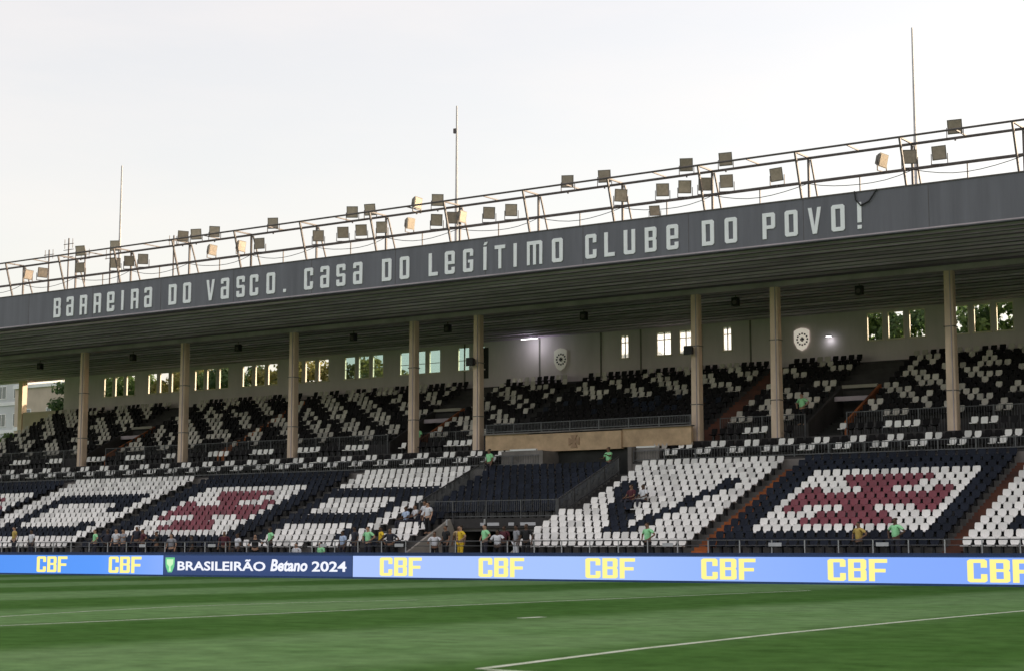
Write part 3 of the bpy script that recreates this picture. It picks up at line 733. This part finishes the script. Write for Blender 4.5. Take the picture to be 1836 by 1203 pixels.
# ================================================================== LIGHTING GANTRY
ga = empty('lighting_gantry', (-57, 73.2, 17.6))
def gb(o):
    for v in o.data.vertices: v.co.x += 57; v.co.y -= 73.2; v.co.z += dzt(v.co.x-57)-17.6
    return o
gz = 20.13
gb(MB().tube((RX0+2, 72.5, gz), (RX1-2, 72.5, gz), .05).build('top_rail', M['steel'], ga))
gb(MB().tube((RX0+2, 74.0, gz-.03), (RX1-2, 74.0, gz-.03), .065).build('top_rail', M['steel'], ga))
gb(MB().tube((RX0+2, 74.0, 18.92), (RX1-2, 74.0, 18.92), .075).build('lower_rail', M['steel'], ga))
x = -34.1-5.22*17
while x < 40:
    fr = MB().bar((x, 72.5, gz), (x+.02, 73.25, 17.6), .09, .09).bar((x, 74.0, gz), (x, 74.0, 17.6), .10, .10).bar((x+.1, 74.05, gz-.1), (x+.1, 75.0, 17.6), .07, .07).bar((x, 72.5, gz), (x, 74.0, gz), .08, .08)
    fr.bar((x+.15, 73.3, 17.9), (x+1.0, 73.6, 17.9), .05, .05).bar((x+1.0, 73.6, 17.6), (x+1.0, 73.6, 18.0), .05, .05)
    gb(fr.build('frame', M['steel'], ga))
    gb(MB().bar((x+2.61, 72.5, gz), (x+2.61, 74.0, gz), .06, .06).build('crossbar', M['steel'], ga))
    gb(MB().bar((x+2.61, 74.0, 18.92), (x+2.61, 74.0, 17.6), .05, .05).build('stub_post', M['steel'], ga))
    x += 5.22
cbl = MB(); x = -34.1-5.22*17
while x < 40:
    pr_ = None
    for q in range(9):
        p = (x+5.22*q/8, 73.95, 18.86-.38*(1-(q/4-1)**2)+.02*math.sin(x*3+q)); 
        if pr_: cbl.tube(pr_, p, .018, 5)
        pr_ = p
    x += 5.22
gb(cbl.build('cable', M['black'], ga))
tag(ga, 'dark steel lighting gantry running along the roof edge above the lettering', 'gantry')
# floodlights (angle: turn about the vertical)
def flood_parts():
    hb = MB().add([(-.27,-.06,-.27),(.27,-.06,-.27),(.27,-.06,.27),(-.27,-.06,.27),(-.2,.12,-.2),(.2,.12,-.2),(.2,.12,.2),(-.2,.12,.2)], [(0,1,2,3),(4,7,6,5),(0,4,5,1),(1,5,6,2),(2,6,7,3),(3,7,4,0)])
    for k in range(4): hb.box(-.15+k*.1-.01, -.15+k*.1+.01, .12, .2, -.17, .17)
    ln = MB().box(-.23, .23, -.075, -.058, -.23, .23)
    br_ = MB().bar((-.3, .02, -.02), (-.3, .02, -.42), .03, .04).bar((.3, .02, -.02), (.3, .02, -.42), .03, .04).bar((-.315, .02, -.42), (.315, .02, -.42), .04, .03).bar((0, .02, -.42), (0, .02, -.52), .06, .06)
    return hb.mesh('housing', M['housing']), ln.mesh('lens', M['lens']), br_.mesh('bracket', M['steel'])
FH, FL, FB = flood_parts()
UPL = [(-84.94,0),(-81.69,0),(-75.65,30),(-74.49,12),(-72.93,10),(-68.13,0),(-62.03,8),(-60.71,0),(-57.35,68),(-55.91,8),(-47.38,-4),(-45.13,4),(-40.33,0),(-38.14,0),(-26.51,-6)]
LOL = [(-90.94,62),(-89.48,40),(-85.75,0),(-82.43,24),(-81.13,14),(-79.86,12),(-73.83,66),(-71.4,68),(-69.84,0),(-65.2,14),(-63.32,16),(-61.94,10),(-60.42,-6),(-58.4,66),(-56.51,8),(-55.39,10),(-54.78,70),(-52.93,8),(-51.46,4),(-44.59,16),(-42.11,8),(-40.82,2),(-39.68,6),(-38.47,0),(-35.73,-18),(-30.31,56),(-28.97,0),(-27.54,-8)]
def put(x, a, y, z, label):
    o = empty('floodlight', (x, y, z+dzt(x)), R(a+22)); o.scale = (1.22, 1.22, 1.22)
    h = link('housing', FH, o); h.rotation_euler.x = R(random.uniform(4, 16)); h.rotation_euler.y = R(random.uniform(-3, 3))
    l = link('lens', FL, o); l.rotation_euler = h.rotation_euler; link('bracket', FB, o)
    tag(o, label, 'floodlight', 'square floodlights on the roof gantry')
for i, (x, a) in enumerate(UPL): put(x, a, 73.2, 20.42, 'square floodlight on the upper gantry rail, %s from the left' % ORD[i])
for i, (x, a) in enumerate(LOL): put(x, a, 73.9, 19.48, 'square floodlight on the lower gantry rail, %s from the left' % ORD[i])
o = empty('floodlight', (-42.0, 72.9, 18.25+dzt(-42)), R(20)); link('housing', FH, o).rotation_euler.x = R(30); l = link('lens', FL, o); l.rotation_euler.x = R(30); link('bracket', FB, o)
tag(o, 'low floodlight resting on the fascia top above the word CLUBE', 'floodlight', 'square floodlights on the roof gantry')
# masts on the roof
for i, (x, ztop, kn) in enumerate(((-93.3, 29.25, 0), (-62.69, 29.1, 1), (-32.58, 28.8, 0))):
    o = empty('lightning_mast', (x, 84.0, 15.9))
    mb = MB().tube((0,0,0),(0,0,(ztop-15.9)*.55), .11, 8).tube((0,0,(ztop-15.9)*.55),(0,0,ztop-15.9), .085, 8, .05)
    mb.build('pole', M['steel_pale'], o)
    MB().box(-.25,.25,-.25,.25,0,.08).build('base_plate', M['steel'], o)
    if kn: MB().box(-.22,-.04,-.08,.08,ztop-15.9-1.75,ztop-15.9-1.45).build('beacon', M['steel'], o)
    tag(o, ['thin steel mast on the roof above the word BARREIRA, leftmost','thin steel mast with a small box near its top, roof centre','tall thin steel mast on the roof, right of the lettering'][i], 'mast', 'masts on the roof')
def aerial(label, x, z, lv):
    o = empty('aerial', (x, 77.0, 16.2)); h = z-16.2
    mb = MB().tube((0,0,0),(0,0,h), .05, 6)
    mb.build('pole', M['steel'], o)
    for q in lv: MB().bar((-.5,0,h-q),(.5,0,h-q),.04,.04).build('element', M['steel'], o)
    for k in range(3): MB().bar((-.4+.4*k,0,h-lv[0]-.3),(-.4+.4*k,0,h-lv[0]+.35),.03,.03).build('element', M['steel'], o)
    tag(o, label, 'aerial', 'aerials on the roof')
aerial('bare roof aerial at the far left, shorter of the pair', -92.6, 21.9, (.35,.9))
aerial('roof aerial with cross bars at the far left, taller of the pair', -90.6, 22.5, (.4,.8,1.3))
aerial('short roof aerial between the leftmost floodlights', -88.9, 21.5, (.3,.6))
aerial('slim roof aerial just left of the leftmost mast', -86.4, 21.2, (.25,.5))
aerial('roof aerial standing right of the leftmost mast', -80.4, 21.6, (.3,.7))
cb = MB()
pts = [(-30.9,71.94,17.75),(-30.85,71.93,17.35),(-30.6,71.93,17.05),(-30.2,71.93,17.2),(-29.8,71.93,17.72)]
for p, q in zip(pts[:-1], pts[1:]): cb.tube((p[0], p[1], p[2]+dzt(-30)), (q[0], q[1], q[2]+dzt(-30)), .035, 6)
tag(cb.build('cable', M['black']), 'black cable loop hanging over the fascia above the exclamation mark', 'cable')

# hanging loudspeakers
for i, x in enumerate((-102.2,-92.1,-81.7,-71.4,-63.7,-53.6,-43.55,-36.15)):
    o = empty('loudspeaker', (x, 84.5, 15.4))
    MB().box(-.19,.19,-.16,.16,-.55,-.08).build('cabinet', M['black'], o); MB().tube((0,0,-.08),(0,0,.12), .025).build('hanger', M['steel'], o)
    MB().tube((0,-.165,-.36),(0,-.16,-.36), .13, 12).build('cone', M['steel'], o)
    tag(o, 'black loudspeaker hanging under the roof, %s from the left' % ORD[i], 'loudspeaker', 'loudspeakers under the roof')
for i, (x, z, l) in enumerate(((-59.5,12.45,'black loudspeaker on the column left of the central box'),(-44.72,12.15,'black loudspeaker on the column right of the central box'))):
    o = empty('loudspeaker', (x-.1, 81.5, z)); MB().add([(-.25,-.3,-.25),(.25,-.3,-.25),(.25,-.3,.25),(-.25,-.3,.25),(-.15,.1,-.18),(.15,.1,-.18),(.15,.1,.18),(-.15,.1,.18)], [(0,1,2,3),(4,7,6,5),(0,4,5,1),(1,5,6,2),(2,6,7,3),(3,7,4,0)]).build('cabinet', M['black'], o)
    MB().box(-.05,.05,.1,.18,-.1,.1).build('bracket', M['steel'], o); tag(o, l, 'loudspeaker', 'loudspeakers on columns')

# ================================================================== PEOPLE
def skin_mesh(name, verts, edges, root=0, sub=1):
    me = bpy.data.meshes.new(name); me.from_pydata([v[0] for v in verts], edges, [])
    o = bpy.data.objects.new('tmp', me); col.objects.link(o)
    md = o.modifiers.new('s', 'SKIN'); md.use_smooth_shade = True
    lay = me.skin_vertices[0] if me.skin_vertices else None
    if lay is None:
        bm = bmesh.new(); bm.from_mesh(me); bm.verts.layers.skin.verify(); bm.to_mesh(me); bm.free(); lay = me.skin_vertices[0]
    for i, v in enumerate(verts):
        r = v[1]; lay.data[i].radius = r if isinstance(r, tuple) else (r, r); lay.data[i].use_root = (i == root)
    sb = o.modifiers.new('b', 'SUBSURF'); sb.levels = sub; sb.render_levels = sub
    dg = bpy.context.evaluated_depsgraph_get(); out = bpy.data.meshes.new_from_object(o.evaluated_get(dg)); out.name = name
    bpy.data.objects.remove(o); return out
POSES = {
 'stand': dict(el=(.26,.02,1.14), wr=(.27,-.08,.90), el2=(-.26,.03,1.14), wr2=(-.27,-.06,.90), kn=(.11,-.02,.50), an=(.12,.02,.09), kn2=(-.11,-.02,.50), an2=(-.12,.02,.09), pz=.95),
 'akimbo': dict(el=(.40,.05,1.20), wr=(.22,-.10,1.02), el2=(-.40,.05,1.20), wr2=(-.22,-.10,1.02), kn=(.13,-.02,.50), an=(.17,.02,.09), kn2=(-.13,-.02,.50), an2=(-.17,.02,.09), pz=.94),
 'reach': dict(el=(.34,-.20,1.22), wr=(.40,-.42,1.28), el2=(-.30,-.05,1.14), wr2=(-.22,-.26,1.12), kn=(.14,-.10,.50), an=(.12,.06,.09), kn2=(-.10,.0,.50), an2=(-.12,.10,.09), pz=.94),
 'sit': dict(el=(.25,-.08,1.16), wr=(.12,-.30,1.08), el2=(-.25,-.08,1.16), wr2=(-.12,-.30,1.08), kn=(.13,-.46,.95), an=(.13,-.44,.52), kn2=(-.13,-.46,.95), an2=(-.13,-.44,.52), pz=.95),
}
def person_meshes(p):
    P = POSES[p]; pz = P['pz']
    V = [((0,0,pz),(.15,.105)), ((0,0,pz+.17),(.135,.095)), ((0,.01,pz+.36),(.165,.105)), ((0,.01,pz+.49),(.09,.07)), ((0,0,pz+.565),.055), ((0,-.015,pz+.64),(.072,.085)), ((0,-.01,pz+.71),(.078,.095)), ((0,-.005,pz+.775),(.055,.068))]
    E_ = [(0,1),(1,2),(2,3),(3,4),(4,5),(5,6),(6,7)]
    def chain(start, pts):
        i = start
        for q in pts: V.append(q); E_.append((i, len(V)-1)); i = len(V)-1
        return i
    for s, e, w, k, a in ((1,'el','wr','kn','an'), (-1,'el2','wr2','kn2','an2')):
        w_ = Vector(P[w]); e_ = Vector(P[e]); d = (w_-e_).normalized(); side = Vector((s,0,0))
        h = chain(3, [((s*.19,.01,pz+.47),.058), (tuple(e_),.040), (tuple(w_),.027), (tuple(w_+d*.07),(.036,.018))])
        for f in range(4):
            off = d.cross(Vector((0,0,1)) if abs(d.z) < .8 else Vector((0,1,0))).normalized()*(f-1.5)*.018
            chain(h, [(tuple(w_+d*.11+off),.009), (tuple(w_+d*(.15+.012*(1.5-abs(f-1.5)))+off*1.1),.008)])
        chain(h-1, [(tuple(w_+d*.05-side*.03+Vector((0,-.02,0))),.010), (tuple(w_+d*.09-side*.04+Vector((0,-.03,0))),.009)])
        kk = Vector(P[k]); aa = Vector(P[a])
        chain(0, [((s*.095,0,pz-.08),.092), (tuple(kk),.060), (tuple(aa),.040), ((aa.x,aa.y-.15,aa.z-.045),(.042,.03))])
    V.append(((0,-.115,pz+.67),.014)); E_.append((6, len(V)-1))
    body = skin_mesh('body', V, E_)
    T = [((0,0,pz-.03),(.165,.12)), ((0,0,pz+.17),(.152,.115)), ((0,.01,pz+.36),(.182,.125)), ((0,.01,pz+.485),(.105,.085))]; TE = [(0,1),(1,2),(2,3)]
    for s, e in ((1,'el'),(-1,'el2')):
        sh = Vector((s*.19,.01,pz+.465)); e_ = Vector(P[e]); T.append((tuple(sh),.072)); TE.append((3,len(T)-1)); T.append((tuple(sh.lerp(e_,.75)),.060)); TE.append((len(T)-2,len(T)-1))
    shirt = skin_mesh('shirt', T, TE)
    Q = [((0,0,pz+.03),(.158,.115))]; QE = []
    for s, k, a in ((1,'kn','an'),(-1,'kn2','an2')):
        kk = Vector(P[k]); aa = Vector(P[a]); b0 = len(Q)
        Q += [((s*.095,0,pz-.08),.104), (tuple(kk),.074), (tuple(kk.lerp(aa,.93)),.060)]; QE += [(0,b0),(b0,b0+1),(b0+1,b0+2)]
    trousers = skin_mesh('trousers', Q, QE)
    hair = skin_mesh('hair', [((0,.02,pz+.70),(.084,.09)), ((0,.015,pz+.775),(.078,.085)), ((0,.01,pz+.81),(.04,.045))], [(0,1),(1,2)])
    return body, shirt, trousers, hair
PM = {p: person_meshes(p) for p in POSES}
def cm(name, c, r=.8): 
    if name not in M: M[name] = mat(name, c, r, .18, 6)
    return M[name]
SKIN = [cm('skin_a', (.42,.25,.17), .6), cm('skin_b', (.22,.12,.075), .6), cm('skin_c', (.10,.055,.035), .6)]
HAIR = [cm('hair_black', (.012,.010,.009)), cm('hair_brown', (.04,.025,.015))]
CL = {'green': (.36,.80,.42), 'ochre': (.52,.37,.10), 'white': (.72,.72,.76), 'black': (.015,.015,.018), 'maroon': (.09,.02,.03), 'yellow': (.75,.50,.03), 'lightblue': (.45,.55,.75), 'dark': (.03,.03,.045), 'tan': (.5,.36,.2), 'grey': (.3,.3,.33)}
def person(label, x, y, z, shirt, pose='stand', rz=0, pants='dark', h=1.0, cap=None):
    o = empty('person', (x, y, z), R(rz)); o.scale = (h*1.2, h*1.2, h)
    b, s, t, hr = PM[pose]
    for nm, me, m in (('body', b, random.choice(SKIN)), ('shirt', s, cm('cloth_'+shirt, CL[shirt])), ('trousers', t, cm('cloth_'+pants, CL[pants])), ('hair' if not cap else 'cap', hr, random.choice(HAIR) if not cap else cm('cloth_'+cap, CL[cap]))):
        p = link(nm, me, o); 
        if not p.data.materials: p.data.materials.append(m)
        p.material_slots[0].link = 'OBJECT'; p.material_slots[0].material = m
        p.data.polygons.foreach_set('use_smooth', [True]*len(p.data.polygons))
    tag(o, label, 'person'); return o
WZ, PYW = .80, 68.1
person('person in ochre vest at the far left end behind the rail', -84.2, PYW, WZ+.2, 'ochre', 'stand', -20)
person('steward in pale green vest below the navy C block', -77.0, PYW, WZ, 'green', 'akimbo', -30)
person('person in white shirt beside the leftmost green steward', -75.2, PYW, WZ, 'white', 'stand', 10)
person('person in light grey top, next left of the white cap', -74.5, PYW-.1, WZ, 'grey', 'reach', -10)
person('person in dark clothes with a white cap in the left group', -73.6, PYW+.1, WZ+.15, 'dark', 'stand', 15, cap='white')
person('person in maroon top, rightmost of the left group', -72.9, PYW-.1, WZ, 'maroon', 'akimbo', -25, 'black')
person('person in black standing alone below the farther maroon cross', -69.1, PYW, WZ-.3, 'black', 'stand', -40, 'black', .95)
person('person in dark maroon left of the aisle below the left white block', -66.6, PYW, WZ-.2, 'maroon', 'stand', 30, 'black')
person('person in white top and dark trousers beside the left aisle', -65.6, PYW, WZ-.3, 'white', 'stand', -20, 'black')
person('steward in green vest with bent arms before the left white block', -63.2, PYW, WZ, 'green', 'akimbo', -30, 'black')
person('dark haired person low behind the rail, left of the crouching green steward', -61.0, 67.75, .0, 'white', 'stand', 0, 'dark', .98)
person('steward in pale green vest low behind the rail above the figures 2024', -59.3, 67.75, .0, 'green', 'stand', -15)
person('person in dark jacket left of the tunnel, next to a green steward', -57.3, PYW, WZ, 'dark', 'stand', -20)
person('steward in green vest left of the tunnel beside the yellow shirt', -56.4, PYW, WZ, 'green', 'akimbo', -10)
person('person in yellow shirt with black cap left of the tunnel', -55.55, PYW, WZ, 'yellow', 'akimbo', -40, 'black', 1, 'black')
person('person in light blue shirt seated left of the tunnel', -56.9, ly(4), lz(4)-.45, 'lightblue', 'sit', -20)
person('person in white shirt seated above the light blue shirt', -56.2, ly(5), lz(5)-.45, 'white', 'sit', -20)
person('person in white shirt seated at the tunnel wall, third of three', -55.5, ly(4), lz(4)-.45, 'white', 'sit', 10)
person('person in white shirt standing on the aisle above the tunnel wall', -54.85, ly(3), lz(3)+.1, 'white', 'stand', -10, 'black', .95)
person('person in black and white leaning at the tunnel mouth, leftmost there', -52.1, PYW, WZ-.2, 'white', 'reach', 30, 'black', .95)
person('person in black at the tunnel mouth', -51.4, PYW, WZ, 'black', 'stand', -20, 'black')
person('person in tan shirt at the tunnel mouth', -50.95, PYW+.5, WZ, 'tan', 'stand', 20)
person('person in bright yellow shirt at the tunnel mouth', -50.4, PYW-.1, WZ, 'yellow', 'akimbo', -30, 'yellow')
person('steward in green vest at the centre of the tunnel mouth', -49.0, PYW, WZ, 'green', 'akimbo', -30, 'dark', 1.03)
person('person in white shirt bending right of the green tunnel steward', -48.25, PYW, WZ-.2, 'white', 'reach', 20, 'black')
person('person in grey shirt before the white V block', -47.2, PYW+.1, WZ, 'grey', 'stand', -30, 'white')
person('person all in black before the white V block', -46.55, PYW, WZ, 'black', 'stand', 10, 'black', 1.02)
person('steward in green vest standing before the white V block', -39.8, PYW, WZ, 'green', 'akimbo', -25, 'black', 1.03)
person('person in maroon top seated up in the V block', -44.2, ly(7), lz(7)-.40, 'maroon', 'sit', -20)
person('person in white top seated right of the maroon top in V block', -43.5, ly(7), lz(7)-.40, 'white', 'sit', -20)
person('person in ochre yellow shirt before the nearer maroon cross', -29.45, PYW, WZ, 'ochre', 'akimbo', -30, 'black')
person('large steward in green vest before the nearer maroon cross', -27.8, PYW, WZ+.05, 'green', 'akimbo', -25, 'dark', 1.05)
for lb, x, y, z, sh, po, rz, pa in (
  ('person in white shirt below the far end of the navy C', -82.6, 68.1, .8, 'white', 'stand', -10, 'dark'),
  ('person in dark top just right of the leftmost green steward', -76.1, 68.25, .8, 'dark', 'akimbo', 20, 'black'),
  ('person in black right of the maroon top in the left group', -71.9, 68.1, .65, 'black', 'reach', -30, 'black'),
  ('person in grey top below the farther cross, right of the left group', -70.7, 68.1, .5, 'grey', 'stand', 10, 'dark'),
  ('person in dark clothes bending left of the arm-bent green steward', -64.3, 68.1, .45, 'black', 'reach', 40, 'black'),
  ('person in light blue shirt left of the dark jacket near the tunnel', -58.1, 68.1, .6, 'lightblue', 'stand', -20, 'dark'),
  ('person in dark shirt right of the black cap near the tunnel', -54.95, 68.1, .7, 'dark', 'akimbo', 10, 'black'),
  ('person in black in the tunnel behind the tan shirt', -51.6, 69.6, .8, 'black', 'stand', -10, 'black'),
  ('person in maroon deep in the tunnel mouth', -49.6, 70.6, .8, 'maroon', 'stand', 0, 'black'),
  ('person in dark shirt deep in the tunnel mouth at left', -52.9, 71.2, .8, 'dark', 'stand', 15, 'black'),
  ('person in white top seated high above the seated light blue shirt', -56.5, 72.15, 2.0, 'white', 'sit', -30, 'dark')):
    person(lb, x, y, z, sh, po, rz, pa)
person('steward in green vest at the upper rail left of the central box', -56.9, 79.5, 5.35, 'green', 'stand', -20)
person('steward in green vest leaning under the central box opening', -49.0, 79.7, 5.2, 'green', 'reach', -20, 'black')
person('steward in green vest standing in the upper tier at the right', -39.4, 84.0, 7.98, 'green', 'akimbo', -20, 'black')
person('steward in green vest in the upper tier left of the central box', -65.1, 83.4, 7.2, 'green', 'stand', -20, 'dark')

# ================================================================== OUTSIDE: TREES AND BUILDINGS
def tree(label, x, y, h, spread, lm, seed):
    rnd = random.Random(seed); o = empty('tree', (x, y, G)); tb = MB(); tips = []
    th = h*.42; bend = Vector((rnd.uniform(-.5,.5), rnd.uniform(-.5,.5), 0))
    p0 = Vector((0,0,0)); pr = .28
    for i in range(4):
        p1 = Vector((bend.x*(i+1)/4, bend.y*(i+1)/4, th*(i+1)/4)); tb.tube(p0, p1, pr, 8, pr*.85); p0 = p1; pr *= .85
    for i in range(13):
        a = rnd.uniform(0, 6.28); e = rnd.uniform(.25, 1.3); L = h*rnd.uniform(.20, .36); d = Vector((math.cos(a)*math.cos(e), math.sin(a)*math.cos(e), math.sin(e)))
        b0 = Vector((bend.x, bend.y, th))*rnd.uniform(.75, 1); b1 = b0+d*L*.6; b2 = b1+(d+Vector((0,0,.35))).normalized()*L*.45
        tb.tube(b0, b1, pr*.55, 6, pr*.3); tb.tube(b1, b2, pr*.3, 5, pr*.1); tips += [b1, b2, b1.lerp(b2, .5)]
    tb.build('trunk', M['bark'], o)
    vs = []; fs = []
    cl = []; rz = h*.20
    while len(cl) < 125:
        q = Vector((rnd.uniform(-1,1), rnd.uniform(-1,1), rnd.uniform(-1,1)))
        if .3 < abs(q.x)**3+abs(q.y)**3+abs(q.z)**3 < 1 or (q.length < .8 and rnd.random() < .3): cl.append((Vector((q.x*spread, q.y*spread*.7, h-rz-.4+q.z*rz)), rnd.uniform(.5, 1.05)))
    for c, r in cl:
        for j in range(60):
            q = Vector((rnd.gauss(0,1), rnd.gauss(0,1), rnd.gauss(0,1))).normalized()*r*rnd.uniform(.4,1)**.5; q.z *= .75
            p = c+q; n = (q.normalized()+Vector((rnd.uniform(-.7,.7), rnd.uniform(-.7,.7), rnd.uniform(-.4,.9)))).normalized(); u = n.orthogonal().normalized(); u.rotate(Matrix.Rotation(rnd.uniform(0,6.28),3,n)); w = n.cross(u)
            s = rnd.uniform(.13,.26); k = len(vs)
            vs += [tuple(p-u*s), tuple(p+w*s*.6), tuple(p+u*s*1.1), tuple(p-w*s*.6)]; fs.append((k,k+1,k+2,k+3))
    me = bpy.data.meshes.new('crown'); me.from_pydata(vs, [], fs); me.materials.append(M[lm]); me.update(); link('crown', me, o)
    tag(o, label, 'tree', 'trees behind the rear wall')
TR = [(-124,99.5,11.8,3.2,'leaf_a','leafy tree beyond the far left end of the stand'),(-121,106,17.4,4,'leaf_c','dark green tree behind the leftmost rear windows'),(-115.5,106,17.4,3.8,'leaf_a','mid green tree behind the second group of rear windows'),(-109,107,17.6,4.2,'leaf_b','olive tree behind the third group of rear windows'),(-103,106,17.4,4.2,'leaf_c','dark tree behind the fourth group of rear windows'),
      (-96.8,107,17.6,4.2,'leaf_b','yellow green tree behind the fifth group of rear windows'),(-91,109,17.4,3.8,'leaf_b','pale olive tree behind the glazed rear windows'),(-80,112,16.4,4,'leaf_c','low dark tree seen through the middle glazed windows'),(-46,106,17.7,4.2,'leaf_a','green tree behind the right-hand window group, left of the pair'),(-40,105.5,17.7,4.2,'leaf_c','dark green tree behind the right-hand window group, right of the pair'),(-34,106,17.6,4.2,'leaf_a','green tree behind the window group at the right edge'),(-27.5,106,18,4.2,'leaf_a','green tree behind the wall, nearest the right frame edge')]
for i, (x, y, h, sp, lm, lb) in enumerate(TR): tree(lb, x, y, h, sp, lm, 40+i)
def house(label, x0, x1, y, d, h, wm, rows, cols, fl, zbase):
    o = empty('apartment_building', ((x0+x1)/2, y, G)); w = (x1-x0)/2
    MB().box(-w, w, 0, d, 0, h).build('wall', M[wm], o)
    MB().box(-w-.15, w+.15, -.2, d+.15, h, h+.35).build('cornice', M['apt_trim'], o)
    for r in range(rows):
        z = zbase+r*fl
        for c in range(cols):
            cx = -w+(2*w)*(c+.5)/cols
            f = MB().box(cx-.75, cx+.75, -.06, 0, z, z+.08).box(cx-.75, cx+.75, -.06, 0, z+1.42, z+1.5).box(cx-.75, cx-.67, -.06, 0, z+.08, z+1.42).box(cx+.67, cx+.75, -.06, 0, z+.08, z+1.42).box(cx-.04, cx+.04, -.05, 0, z+.08, z+1.42).build('window', M['apt_trim'], o)
            MB().box(cx-.67, cx+.67, -.03, -.004, z+.08, z+1.42).build('pane', M['glass'], f)
        MB().box(-w-.05, w+.05, -.12, -.002, z-.75, z-.35).build('floor_band', M['apt_trim'], o)
    tag(o, label, 'building')
house('white apartment block with dark windows beyond the left end', -178, -153.4, 125, 12, 21.2, 'apt', 6, 9, 3.15, 2.6)
house('beige house beyond the left end, right of the white block', -146.6, -131, 118, 10, 18.4, 'beige', 4, 4, 3.9, 3.0)
